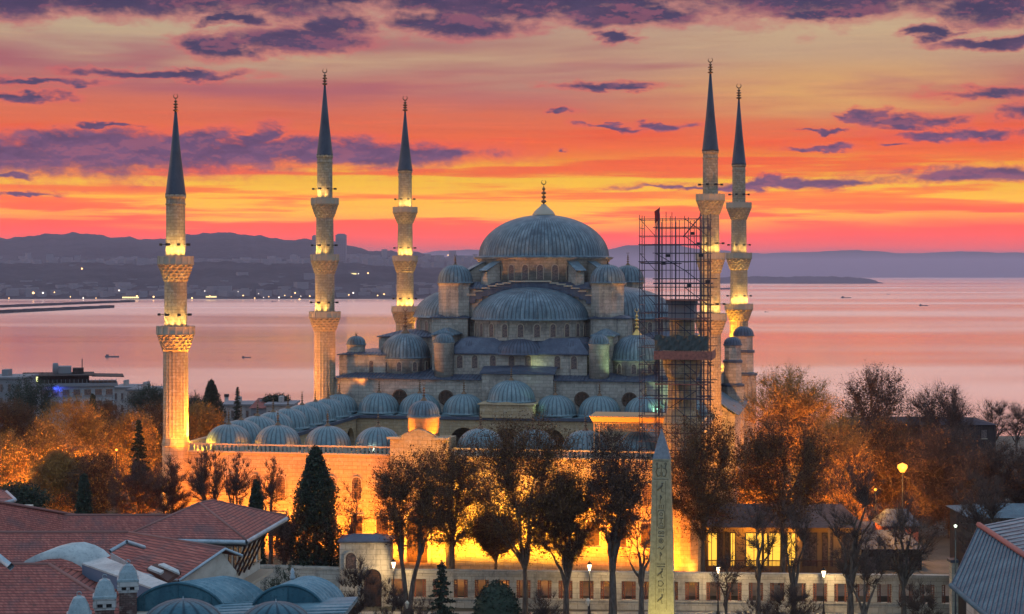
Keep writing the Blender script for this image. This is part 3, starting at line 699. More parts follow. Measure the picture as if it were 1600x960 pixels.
# portico roofs
m = MB(); W = 7.4
m.box(-30.4, 30.4, V0+1.2, V0+W, 15.0, 15.45); m.box(-30.4, -30.4+W-1.2, V0+W+.002, -W-.002, 15.0, 15.45); m.box(30.4-W+1.2, 30.4, V0+W+.002, -W-.002, 15.0, 15.45); m.box(-30.4, 30.4, -W-.8, -.01, 15.0, 15.45)
m.build('portico_roof', LEADG, CT)
m = MB()                                                # eaves toward the open court
e0 = -30.4+W-1.2; e1 = 30.4-W+1.2
m.box(e0, e1, V0+W+.004, V0+W+.4, 15.1, 15.55); m.box(e0, e1, -W-1.2, -W-.804, 15.1, 15.55); m.box(e0+.004, e0+.4, V0+W+.4, -W-1.2, 15.1, 15.55); m.box(e1-.4, e1-.004, V0+W+.4, -W-1.2, 15.1, 15.55)
m.build('portico_eave', LEADD, CT)
def arcade(n, L, z0, z1, w, spring, th=.7):            # an arcade along +x from 0 to L, arched openings
    m = MB(); bay = L/n
    for k in range(n):
        xa = k*bay; cx = xa+bay/2; r = w/2; N = 10
        arc = [(cx-r, z0), (cx-r, spring)]+[(cx-r*cos(pi*i/N), spring+r*1.15*sin(pi*i/N)**.9) for i in range(1, N)]+[(cx+r, spring), (cx+r, z0)]
        top = [(xa, z0), (xa, spring)]+[(xa+bay*i/N, z1) for i in range(1, N)]+[(xa+bay, spring), (xa+bay, z0)]
        top[1] = (xa, z1); top[-2] = (xa+bay, z1)
        q = len(arc); vs = [(x, 0, z) for x, z in arc]+[(x, 0, z) for x, z in top]+[(x, th, z) for x, z in arc]+[(x, th, z) for x, z in top]; fs = []
        for i in range(q-1): fs += [(i, i+1, q+i+1, q+i), (2*q+i, 2*q+i+1, i+1, i), (3*q+i, 3*q+i+1, 2*q+i+1, 2*q+i)]
        m.add(vs, fs)
    return m
arcade(7, e1-e0, 9, 15.09, 4.6, 11.2).build('arcade', STONEW, CT, (e0, -W-.8, 0))
arcade(7, 48.6, 9, 15.09, 4.6, 11.2).build('arcade', STONEW, CT, (e0, V0+W+.05, 0), pi/2)
arcade(7, 48.6, 9, 15.09, 4.6, 11.2).build('arcade', STONEW, CT, (e1, -W-.85, 0), -pi/2)
arcade(7, e1-e0, 9, 15.09, 4.6, 11.2).build('arcade', STONEW, CT, (e1, V0+W-.05, 0), pi)
m = MB(); m.box(-30.3, 30.3, V0+1.3, -.9, 8.4, 9.0); m.build('court_paving', STONEW, CT)
# domes round the court
def small_dome(R_, rise, mt, n=28):
    return dome(R_, rise, n, amt=.018, lip=.07, k=.88, rings=9)
A_ = small_dome(2.95, 2.6, LEADG).build('portico_dome', LEADG, CT, (-26.5, V0+4, 15.9))
A_.data.materials[0] = LEADG
FA = finial(2.3, .21).build('finial', BRONZE, A_, (0, 0, 2.55))
PLm = MB(); PLm.box(-2.7, 2.7, -2.7, 2.7, -.47, -.2); PL = PLm.build('dome_plinth', LEADG, A_)
def put_dome(u, v, z=15.9, s=1.0):
    o = inst(A_, CT, (u, v, z), 0, (s, s, s)); inst(FA, o, (0, 0, 2.55)); inst(PL, o)
for k in (-3, -2, -1, 1, 2, 3, 4): put_dome(k*6.63, V0+4)
for k in range(1, 8):
    for u in (-27.2, 27.2): put_dome(u, V0+4+k*6.65)
for u, s in ((-28.2, 1.0), (-21.6, 1.12), (-14.9, 1.12), (-7.7, 1.12), (7.0, 1.12), (14.0, 1.12), (21.2, 1.12), (28.0, 1.0)): put_dome(u, -4.4, 15.9, s)
m = MB(); m.box(-4.2, 4.2, -8.9, -.75, 15.46, 17.5); m.add([(-4.2,-8.92,17.5),(4.2,-8.92,17.5),(0,-8.92,18.0)], [(0,1,2)]); m.box(-4.5, 4.5, -9.2, -.72, 17.52, 17.7); m.build('raised_bay', STONEW, CT)
o = small_dome(3.7, 3.1, LEADG, 32).build('raised_dome', LEADG, CT, (0, -4.6, 17.95)); finial(2.6, .24).build('finial', BRONZE, o, (0, 0, 3.05))
# the street portal
m = MB(); m.box(-3.6, 3.4, V0-1.6, V0+4.4, 0, 17.55)
g = [(-3.6, 17.55), (3.4, 17.55), (3.4, 17.7)]+[(3.4-7*i/12, 17.7+1.1*sin(pi*i/12)**2.2) for i in range(1, 12)]+[(-3.6, 17.7)]
m.slab([(x, V0-1.6, z) for x, z in g], .9, (0, 1, 0)); m.build('street_portal', STONEW, CT)
m = MB(); m.box(-3.95, -2.2, V0-1.9, V0-1.0, 17.56, 17.85); m.box(2.0, 3.75, V0-1.9, V0-1.0, 17.56, 17.85); m.build('portal_cornice', STONEL, CT)
m = MB(); m.lathe([(1.95, 17.5), (1.95, 19.9), (2.1, 20.0), (2.1, 20.2)], 32); t = m.build('portal_drum', STONEW, CT, (-.1, V0+1.6, 0))
o = small_dome(1.95, 1.75, LEAD, 26).build('portal_dome', LEAD, t, (0, 0, 20.35)); finial(2.4, .22).build('finial', BRONZE, o, (0, 0, 1.7))
p = arch_panel(2.6, 6.5, .1).build('portal_door', GRILLE, CT, (-.1, V0-1.61, 2.5)); arch_frame(2.6, 6.5, .4, .3).build('door_frame', STONEL, p)

# ------------------------------------------------------------------ minarets
FLOOD = []
def minaret(label, px, d, tip, apex, eave, balcs, w_spire, w_sh, w_b, foot, x=None, ground=1.5, lamp_c=(1, .62, .16), powers=None, angs=None):
    X, Y = ((px-800)/F*d, d); k = d/F
    t = thing('minaret', label, 'minaret', (X, Y, ground), -TH, 'minarets of the mosque')
    Z = lambda y: zy(y, d)-ground
    flute = lambda kk, j: 1.0 if kk % 2 else .955
    for i, w in enumerate(w_sh):                       # shaft lengths between balconies, top one first
        zt = Z(eave) if i == 0 else Z(balcs[i-1])-2.3
        zb = Z(balcs[i])-1.0 if i < len(balcs) else Z(foot)
        r = w*k/2
        m = MB(); m.lathe([(r*1.012, zb), (r, zb+(zt-zb)*.5), (r*.985, zt)], 40, mod=flute if i == len(w_sh)-1 else (lambda kk, j: 1.0 if kk % 2 else .985), smooth=False)
        if i == 0: m.lathe([(r*1.05, zt-1.3), (r*1.07, zt-1.2), (r*1.02, zt-1.1)], 40); m.lathe([(r*1.03, zt-.5), (r*1.08, zt-.35), (r*1.08, zt)], 40)
        m.build('shaft', STONEM, t)
    r = w_sh[-1]*k/2; zf = Z(foot)
    if zf > 3:
        m = MB(); m.lathe([(r*1.07, 0), (r*1.07, zf-1.2), (r*1.13, zf-1.0), (r*1.10, zf-.7), (r*1.0, zf)], 12, smooth=False); m.build('pedestal', STONEW, t)
    for i, by in enumerate(balcs):
        zt = Z(by); R_ = w_b[i]*k/2; r0 = w_sh[i+1]*k/2; hp = 1.12
        steps = 5; prof = [(r0*.99, zt-hp-2.1)]
        for q in range(steps):
            f = (q+1)/steps; rr_ = r0+(R_*.97-r0)*f**.85; zz = zt-hp-2.0+2.0*f
            prof += [(rr_*.965, zz-.30), (rr_, zz-.22), (rr_, zz-.02)]
        prof += [(R_*1.02, zt-hp+.02), (R_*1.02, zt-hp+.16)]
        scal = lambda kk, j: 1.0 if (kk+(j//3) % 2*2) % 4 < 2 or j > 15 else .955
        m = MB(); m.lathe(prof, 64, mod=scal, smooth=False); b = m.build('balcony', STONEM, t)
        m = MB(); m.lathe([(R_*.985, zt-hp+.17), (R_*.985, zt-.12), (R_*1.015, zt-.1), (R_*1.015, zt), (R_*.9, zt), (R_*.9, zt-hp+.17)], 16, smooth=False, cap=False)
        for q in range(16):
            a = 2*pi*q/16; m.cbox((R_*.99*cos(a), R_*.99*sin(a), zt-.45), .14, .22, 1.0, a)
        m.build('parapet', STONEL, b)
        zl = zt-.25
        for a in (angs or [(-2.7, .6), (-2.1, .6), (-1.5, .5), (-.9, .6), (-.3, .6)]):
            W = 800*(powers[i] if powers else 1)*a[1]; r1 = w_sh[i]*k/2
            if W > 0: FLOOD.append(lamp('SPOT', ((r1+.62)*cos(a[0]), (r1+.62)*sin(a[0]), zl-.1), W*2.6, lamp_c, t, (r1*.4*cos(a[0]), r1*.4*sin(a[0]), zl+4.2), size=.08, angle=70, blend=1.0, name='balcony_lamp'))
        ml = MB()                                       # little floodlights on brackets above each balcony
        for a in (-2.7, -1.75, -1.0, -.2):
            r1 = w_sh[i]*k/2; p0 = (r1*cos(a), r1*sin(a), zt+1.5); p1 = ((r1+.55)*cos(a), (r1+.55)*sin(a), zt+1.5)
            ml = MB(); ml.tube([p0, p1], .05, 5); ml.cbox(((r1+.65)*cos(a), (r1+.65)*sin(a), zt+1.5), .36, .42, .3, a); ml.build('floodlight', IRON, t)
    r = w_spire*k/2; ze, za = Z(eave), Z(apex)
    m = MB(); m.lathe([(r*1.05, ze-.1), (r*1.05, ze+.1), (r, ze+.25), (r*.55, ze+(za-ze)*.46), (.16, za)], 24, mod=lambda kk, j: 1.0 if kk % 2 else .985); sp = m.build('spire', SPIRE, t)
    finial(Z(tip)-za, .42*k/.09, False).build('finial', BRONZE, sp, (0, 0, za-.1))
    return t
minaret('leftmost minaret, with two lit balconies, standing at the near corner of the forecourt', 274.5, 219.6, 139, 175, 304.6, (401, 510), 31, (30, 35, 39), (55, 58.5), 683, powers=(1.2, .8))
minaret('grey three-balconied minaret between the distant skyscraper and the front corner of the hall', 507.5, 283, 100.4, 133.7, 243, (310, 398, 487), 25, (24, 27.5, 30.5, 33.5), (43, 44.5, 49), 640, powers=(.9, 1.2, 1.1), angs=[(-3.0, .8), (-2.5, .8), (-1.9, .5), (-1.2, .35)])
minaret('minaret behind the left end of the hall, lower shaft glowing yellow above the half dome', 633, 332, 144.6, 174.4, 266.7, (324, 400, 479), 22.7, (21, 23.5, 27, 29.5), (38.5, 39.5, 42.5), 650, powers=(.9, 1.2, 1.6), angs=[(-2.3, .4), (-1.7, .5), (-1.1, .7), (-.5, .7)])
minaret('tallest minaret right of the scaffolding, partly behind its poles', 1110, 271.2, 84.6, 115.4, 235.6, (304, 395.5, 490), 25.5, (23.5, 28, 31, 33.5), (44.5, 46, 51), 640, powers=(0, 1.0, .9))
minaret('rightmost minaret, its lower shaft lit yellow against the sea', 1154.5, 323, 125.4, 155.4, 257, (317, 395.5, 475), 22, (20.5, 24, 27, 29), (39, 40, 43.5), 650, powers=(0, .5, 1.8), angs=[(-2.3, .5), (-1.7, .5), (-1.1, .6), (-.5, .7)])
# the sixth, cut down to a stump for repair
def stump():
    d = 207.8; X, Y = (1066-800)/F*d, d; k = d/F; Z = lambda y: zy(y, d)-1.5
    t = thing('minaret', 'cut-down minaret stump under repair inside the scaffolding', 'minaret', (X, Y, 1.5), -TH, 'minarets of the mosque')
    m = MB(); m.lathe([(1.55, Z(590)), (1.5, Z(480))], 40, mod=lambda kk, j: 1.0 if kk % 2 else .98, smooth=False); m.lathe([(1.75, Z(640)), (1.7, Z(586))], 40, mod=lambda kk, j: 1.0 if kk % 2 else .96, smooth=False); m.build('shaft', STONEM, t)
    m = MB(); m.lathe([(2.3, 0), (2.3, Z(660)), (1.8, Z(640))], 12, smooth=False); m.build('pedestal', STONEW, t)
    m = MB(); m.lathe([(1.7, Z(592)), (1.9, Z(587)), (2.1, Z(580)), (2.3, Z(572)), (2.35, Z(560)), (2.35, Z(548))], 32, smooth=True); m.build('balcony', STONEM, t)
    m = MB(); m.box(-1.55, 1.55, -1.55, 1.55, Z(500), Z(476)); m.box(-1.75, 1.75, -1.75, 1.75, Z(475.9), Z(469)); m.build('work_cabin', mat('weathered sheeting', None, (.16,.17,.19), .8), t)
stump()

# ------------------------------------------------------------------ floodlights and some added lights on and around the mosque
SOD = (1.0, .25, .008); YEL = (1.0, .45, .02); GRN = (.62, 1.0, .52)
def mlamp(kind, u, v, z, W, col, tgt=None, **kw):
    return lamp(kind, mw(u, v, z), W, col, None, mw(*tgt) if tgt else None, **kw)
for k in range(-9, 10):                                  # along the foot of the forecourt wall
    u = k*3.4; W = 9600*(1.25 if 0 < u < 18 else 1.0)*(.8, 1.15, .9, 1.05)[k % 4]
    mlamp('SPOT', u, V0-5.5, 2.0, W, YEL if 0 < u < 20 else SOD, (u, V0, 12.5), angle=125, size=.2, name='wall_floodlight')
mlamp('SPOT', -29.6, V0+.4, 16.2, 60000, (1, .5, .05), (-31.2, V0-.2, 25), angle=75, size=.12, name='corner_floodlight')
mlamp('POINT', -29.3, V0+1.0, 16.3, 900, YEL, size=.1, name='corner_floodlight')
mlamp('POINT', -28.6, V0+.9, 15.9, 500, YEL, size=.1, name='corner_floodlight')
mlamp('SPOT', -6.6, V0+.7, 15.9, 160, (1, .8, .55), (-6.6, V0+4, 17), angle=130, size=.1, name='dome_spot')
mlamp('SPOT', -52, -6, 14, 60000, (1, .36, .08), (-20, 14, 27), angle=64, size=.4, name='flank_floodlight')
mlamp('SPOT', 25.2, -8.0, 16.3, 2600, GRN, (19, 2, 21.5), angle=88, blend=.12, size=.06, name='roof_floodlight')
mlamp('SPOT', 24.0, -6.5, 16.4, 500, GRN, (25, 0, 17.5), angle=100, size=.1, name='roof_floodlight')
mlamp('SPOT', 2.5, 1.0, 23.0, 130, (.8, 1, .5), (4, 6, 25), angle=120, size=.1, name='roof_floodlight')
mlamp('SPOT', 18.0, 1.0, 22.2, 700, GRN, (12.5, 2.5, 25), angle=70, size=.1, name='roof_floodlight')
mlamp('SPOT', 6.5, -9.5, 16.5, 260, GRN, (1.5, -5, 19), angle=70, size=.1, name='roof_floodlight')
for u, v, W in ((37, 8, 9000), (39, 22, 9000), (41, 38, 9000)): mlamp('SPOT', u, v, 4, W, SOD, (32, v+1, 17), angle=110, size=.2, name='flank_floodlight')
mlamp('POINT', -28.2, 51, 24, 8000, YEL, size=.15, name='minaret_light')
mlamp('POINT', 29.3, 49, 25, 8000, YEL, size=.15, name='minaret_light')
mlamp('SPOT', -28.5, V0-5.5, 12.5, 26000, (1, .33, .03), (-32, V0, 25), angle=62, size=.2, name='minaret_light')  # bare spot added in mid-air for ground floods that the trees block
mlamp('SPOT', -36, V0-8, 3, 60000, SOD, (-32, V0, 20), angle=60, size=.2, name='minaret_light')
mlamp('SPOT', -24, -1.5, 16.8, 16000, (1, .32, .05), (-32, 0, 34), angle=40, size=.2, name='minaret_light')
for u, W in ((-23.5, 420), (-16.8, 260), (-10.2, 160)): mlamp('SPOT', u, V0+.45, 16.0, W*2.2, SOD, (u+1, V0+4, 17), angle=130, size=.1, name='dome_spot')  # spots added to tint the left domes, standing in for the wall's glow
mlamp('SPOT', -2.6, V0-.4, 17.9, 900, SOD, (-.1, V0+1.6, 20.4), angle=80, size=.1, name='dome_spot'); mlamp('SPOT', 2.4, V0-.4, 17.9, 900, SOD, (-.1, V0+1.6, 20.4), angle=80, size=.1, name='dome_spot')  # two spots added to turn the portal drum and dome orange
# ------------------------------------------------------------------ scaffolding round the stump
def scaffold():
    d = 207.8; k = d/F; t = thing('scaffold_tower', 'tall scaffolding of dark tubes and plank decks wrapped round the cut-down minaret stump', 'scaffolding', ((1057-800)/F*d, d, 0), -TH)
    STEEL = mat('scaffold tube', None, (.035,.04,.065), .5, .5); PLANK = mat('scaffold plank', lambda T, b: T.put(b.inputs['Base Color'], T.ramp(T.noise(objco(T), 3, 3), [(.3,(.10,.05,.045,1)),(.7,(.22,.10,.08,1))])), rough=.8)
    NET = mat('green debris net', None, (.05,.06,.058), .9)
    zt, zb = zy(343, d), 14.8; h = 1.02; n = int((zt-zb)/h); rr = random.Random(5)
    X = [-2.3, -1.95, -1.0, -.3, .1, 1.2, 1.9, 2.6, 3.1, 3.9]; Y = [-2.6, -1.2, 1.4, 2.7]
    m = MB()
    for i, x in enumerate(X):
        for j, y in enumerate(Y):
            if 1 < i < 8 and 0 < j < 3: continue
            top = zt+rr.uniform(-.3, .9); m.tube([(x, y, zb), (x, y, top)], .045, 5)
    for x in (-4.15,): 
        for y in (-2.6, 0, 2.6): m.tube([(x, y, zb), (x, y, zt+.5)], .045, 5)
    m.build('upright', STEEL, t)
    m = MB()
    for q in range(n+1):
        z = zt-q*h
        for y in (-2.6, 2.7): m.tube([(-4.3 if q % 3 != 1 else -2.6, y, z), (4.1+(rr.random() < .2)*.6, y, z)], .05 if q % 2 else .035, 4)
        for x in (-4.15, -2.3, 1.2, 3.9): m.tube([(x, -2.8, z-.06), (x, 2.9, z-.06)], .045, 4)
    m.build('ledger', STEEL, t)
    for q in range(0, n-1, 2):
        z = zt-q*h; a, b = rr.choice(((-2.3, 1.2), (.1, 2.6), (1.2, 3.9), (2.6, -.5))); MB().tube([(a, -2.66, z), (b, -2.66, z-2*h)], .045, 4).build('diagonal_brace', STEEL, t)
        if q % 4 == 0: MB().tube([(-4.15, -2.6, z), (-2.3, -2.6, z-2*h)], .035, 4).build('diagonal_brace', STEEL, t); MB().tube([(3.9, -2.6, z), (3.9, 2.7, z-2*h)], .045, 4).build('diagonal_brace', STEEL, t)
    MB().tube([(1.0, -2.7, zt-2.2), (3.2, -2.7, zt+.4)], .07, 4).build('diagonal_brace', STEEL, t)
    for py, x0, x1, mt, th in ((442, -2.5, 4.2, STEEL, .16), (468, -1.0, 3.9, PLANK, .14), (411, -4.0, .4, STEEL, .12), (497, -2.3, 4, PLANK, .1), (598, -2.3, 3.9, PLANK, .1), (620, -2.4, 4.0, STEEL, .12)):
        z = zy(py, d)
        for y0, y1 in ((-3.0, -1.7), (1.8, 2.9)): MB().box(x0, x1, y0, y1, z-th, z).build('deck', mt, t)
    m = MB(); z0, z1 = zy(559, d), zy(547, d); m.box(-2.4, 4.5, -3.3, -3.24, z0, z1); m.box(-2.4, 4.5, -3.3, 3.0, z0-.1, z0); m.box(4.44, 4.5, -3.24, 3, z0, z1); m.build('plank_guard', PLANK, t)
    m = MB(); z0, z1 = zy(546, d), zy(523, d); nn = 18; vs = []
    for j in range(4):
        for i in range(nn+1): vs.append((-2.3+6.4*i/nn, -3.15+.10*sin(i*1.7+j*2), z0+(z1-z0)*j/3+.12*sin(i*1.1)*(j == 3)))
    q = nn+1; m.add(vs, [(j*q+i, j*q+i+1, (j+1)*q+i+1, (j+1)*q+i) for j in range(3) for i in range(nn)]); m.build('debris_net', NET, t)
    for (px, py) in ((1085, 366), (1098, 400), (1080, 446), (1040, 412), (1108, 440), (1100, 555), (1047, 400)):
        x = (px-1057)*k; MB().cbox((x, -2.95, zy(py, d)), .5, .3, .35, .3).build('work_lamp', IRON, t)
    # flag on its pole
    x, y, z = at(1026, 344, d-2.2); f = thing('flag', 'small dark red flag flying from the top of the scaffolding', 'flag', (x, y, z))
    m = MB(); m.tube([(0, 0, -1.2), (.35, 0, 1.5)], .035, 5); m.build('flag_pole', STEEL, f)
    m = MB(); vs = []
    for j in range(7):
        for i in range(5): vs.append((.36-.05*j*.5-i*.17*(1-j*.07)+.05, .12*sin(i*1.5+j*.6), 1.5-j*.24-i*.12)); 
    m.add(vs, [(j*5+i, j*5+i+1, (j+1)*5+i+1, (j+1)*5+i) for j in range(6) for i in range(4)], True); m.build('flag_cloth', mat('dark red cloth', None, (.16,.02,.025), .8), f)
scaffold()

# temporary canopy over the right part of the forecourt front
def canopy():
    d = 211.5; k = d/F; WOOD = mat('canopy boarding', None, (.42,.25,.12), .8)
    t = thing('works_canopy', 'temporary roof on lattice trusses lit orange, standing over the forecourt wall beside the obelisk top', 'canopy', ((985-800)/F*d, d, 0), -TH)
    z1, z0 = zy(649, d), zy(658.5, d); L = 4.75
    m = MB(); m.slab([(-L, -2.3, z1), (L, -2.3, z1), (L, 3.2, z1+.12), (-L, 3.2, z1+.12)], .1)
    m.add([(-L, -2.32, z1-.02), (L, -2.32, z1-.02), (L-.25, -1.7, z0), (-L+.35, -1.7, z0)], [(0, 3, 2, 1)]); m.build('fascia', WOOD, t)
    m = MB(); za, zb = zy(660, d), zy(672, d)
    for y in (-1.6, 2.6):
        for z in (za, zb): m.tube([(-L+.4, y, z), (L-.3, y, z)], .07, 4)
        n = 22
        for i in range(n):
            xa = -L+.4+(2*L-.7)*i/n; xb = -L+.4+(2*L-.7)*(i+1)/n
            m.tube([(xa, y, zb if i % 2 else za), (xb, y, za if i % 2 else zb)], .04, 4); m.tube([(xb, y, za), (xb, y, zb)], .035, 4)
    m.build('truss', WOOD, t)
    for x in (-L+.5, -L+1.15, L-.4, L-1.2):
        for y in (-1.6, 2.6): MB().box(x-.07, x+.07, y-.07, y+.07, 1.5, za).build('post', WOOD, t)
    m = MB(); m.tube([(-1.2, -1.6, zb-1.6), (.2, -1.6, zb)], .07, 4); m.build('brace', WOOD, t)
    mlamp('SPOT', 9.5, V0-4.5, 12.5, 900, SOD, (14.5, V0, 18), angle=95, size=.15, name='canopy_floodlight'); mlamp('SPOT', 19.5, V0-4.5, 12.5, 900, SOD, (15.5, V0, 18), angle=95, size=.15, name='canopy_floodlight')
canopy()

# ------------------------------------------------------------------ precinct wall along the square
def precinct():
    a = np.array(((606-800)/F*196.5, 196.5)); b = np.array(((1500-800)/F*192.5, 192.5)); L = float(np.linalg.norm(b-a)); ang = atan2(b[1]-a[1], b[0]-a[0])
    t = thing('precinct_wall', 'long low stone wall with a row of grilled openings, facing the square', 'wall', (a[0], a[1], 0), ang)
    n = 27; bay = L/n; H = 4.3; z0, z1 = 1.15, 3.25; hw = .80
    m = MB(); m.box(0, L, .05, .6, -.5, z0); m.box(0, L, .05, .6, z1, H-.35)
    for i in range(n+1): m.box(max(0, i*bay-bay/2+hw), min(L, i*bay+bay/2-hw), .05, .6, z0+.001, z1-.001)
    m.build('wall', STONEP, t)
    m = MB(); m.box(-.05, L+.05, -.12, .75, H-.349, H-.12); m.box(-.03, L+.03, -.05, .7, H-.119, H); m.build('coping', STONEP, t)
    m = MB(); m.box(-.05, L+.05, -.06, .045, z0-.18, z0-.02); m.build('sill_course', STONEP, t)
    g = MB()
    for k in range(7): x = -hw+.09+(2*hw-.18)*k/6; g.box(x-.038, x+.038, .28, .32, z0, z1)
    for k in range(8): z = z0+.12+(z1-z0-.24)*k/7; g.box(-hw, hw, .275, .325, z-.038, z+.038)
    for q in (-hw+.02, hw-.02): g.box(q-.03, q+.03, .26, .34, z0, z1)
    g = g.build('window_grille', mat('rusty grille', None, (.20,.075,.045), .7), t, (bay, 0, 0))
    for i in range(2, n): inst(g, t, (i*bay, 0, 0))
precinct()
def gatehouse():
    x0, x1, d = (532-800)/F*197.5, (611-800)/F*197.5, 197.5
    t = thing('gatehouse', 'weathered stone gate block with a lead cap at the left end of the grilled wall', 'gatehouse', ((x0+x1)/2, d, 0)); w = (x1-x0)/2; zt = zy(848, d-1)
    m = MB(); m.box(-w, w, -1, 3.2, -.5, zt); m.build('wall', STONEP, t)
    m = MB(); m.box(-w-.2, w+.2, -1.25, 3.4, zt, zt+.14); m.add([(-w-.25,-1.3,zt+.142),(w+.25,-1.3,zt+.142),(w+.25,3.45,zt+.142),(-w-.25,3.45,zt+.142),(-w*.5,.8,zt+.75),(w*.5,.8,zt+.75)], [(0,1,5,4),(1,2,5),(2,3,4,5),(3,0,4)]); m.build('lead_cap', LEADD, t)
    o = arch_panel(2.0, 4.4, .06).build('gate', GRILLE, t, (.9, -1.001, 0)); arch_frame(2.0, 4.4, .3, .25).build('gate_frame', STONEP, o)
    o = arch_panel(1.2, 1.8, .05).build('window', GLASS, t, (-1.6, -1.001, 4.4)); arch_frame(1.2, 1.8, .2, .15).build('window_frame', STONEP, o)
gatehouse()
def side_wall():
    a = at(395, 885, 199); b = at(533, 885, 197); t = thing('garden_wall', 'low stone garden wall behind the lead vaults, running up to the gate block', 'wall', (a[0], a[1], 0), atan2(b[1]-a[1], b[0]-a[0])); L = sqrt((b[0]-a[0])**2+(b[1]-a[1])**2)-.1
    m = MB(); m.box(0, L, 0, .6, -.5, 4.1); m.build('wall', STONEP, t); m = MB(); m.box(-.1, L, -.12, .72, 4.102, 4.4); m.build('coping', STONEP, t)
side_wall()

# paving and lawn of the square
def pave_fn(T, b):
    p = objco(T); br = T.node('ShaderNodeTexBrick'); T.put(br.inputs['Vector'], p); br.inputs['Scale'].default_value = 1; br.inputs['Brick Width'].default_value = 1.2; br.inputs['Row Height'].default_value = .8; br.inputs['Mortar Size'].default_value = .02
    br.inputs['Color1'].default_value = (.26,.24,.21,1); br.inputs['Color2'].default_value = (.33,.30,.26,1); br.inputs['Mortar'].default_value = (.12,.11,.1,1)
    n = T.noise(p, .5, 4); T.put(b.inputs['Base Color'], T.mix(T.m('MULTIPLY', n, .5), br.outputs['Color'], (.16,.15,.13,1)))
m = MB(); m.poly([(-60, 150, .008), (80, 150, .008), (80, 194, .008), (-60, 194, .008)]); tag(m.build('square_pavement', mat('square paving', pave_fn, rough=.8)), kind='structure')
m = MB(); m.poly([(-60, 196.9, .0), (-60, 196.9, 1.21), (80, 196.9, 1.21), (80, 196.9, 0)]); m.poly([(-60, 196.9, 1.21), (-60, 275, 1.21), (80, 275, 1.21), (80, 196.9, 1.21)]); tag(m.build('garden_terrace', mat('garden earth', ground_fn, rough=.95)), kind='structure')

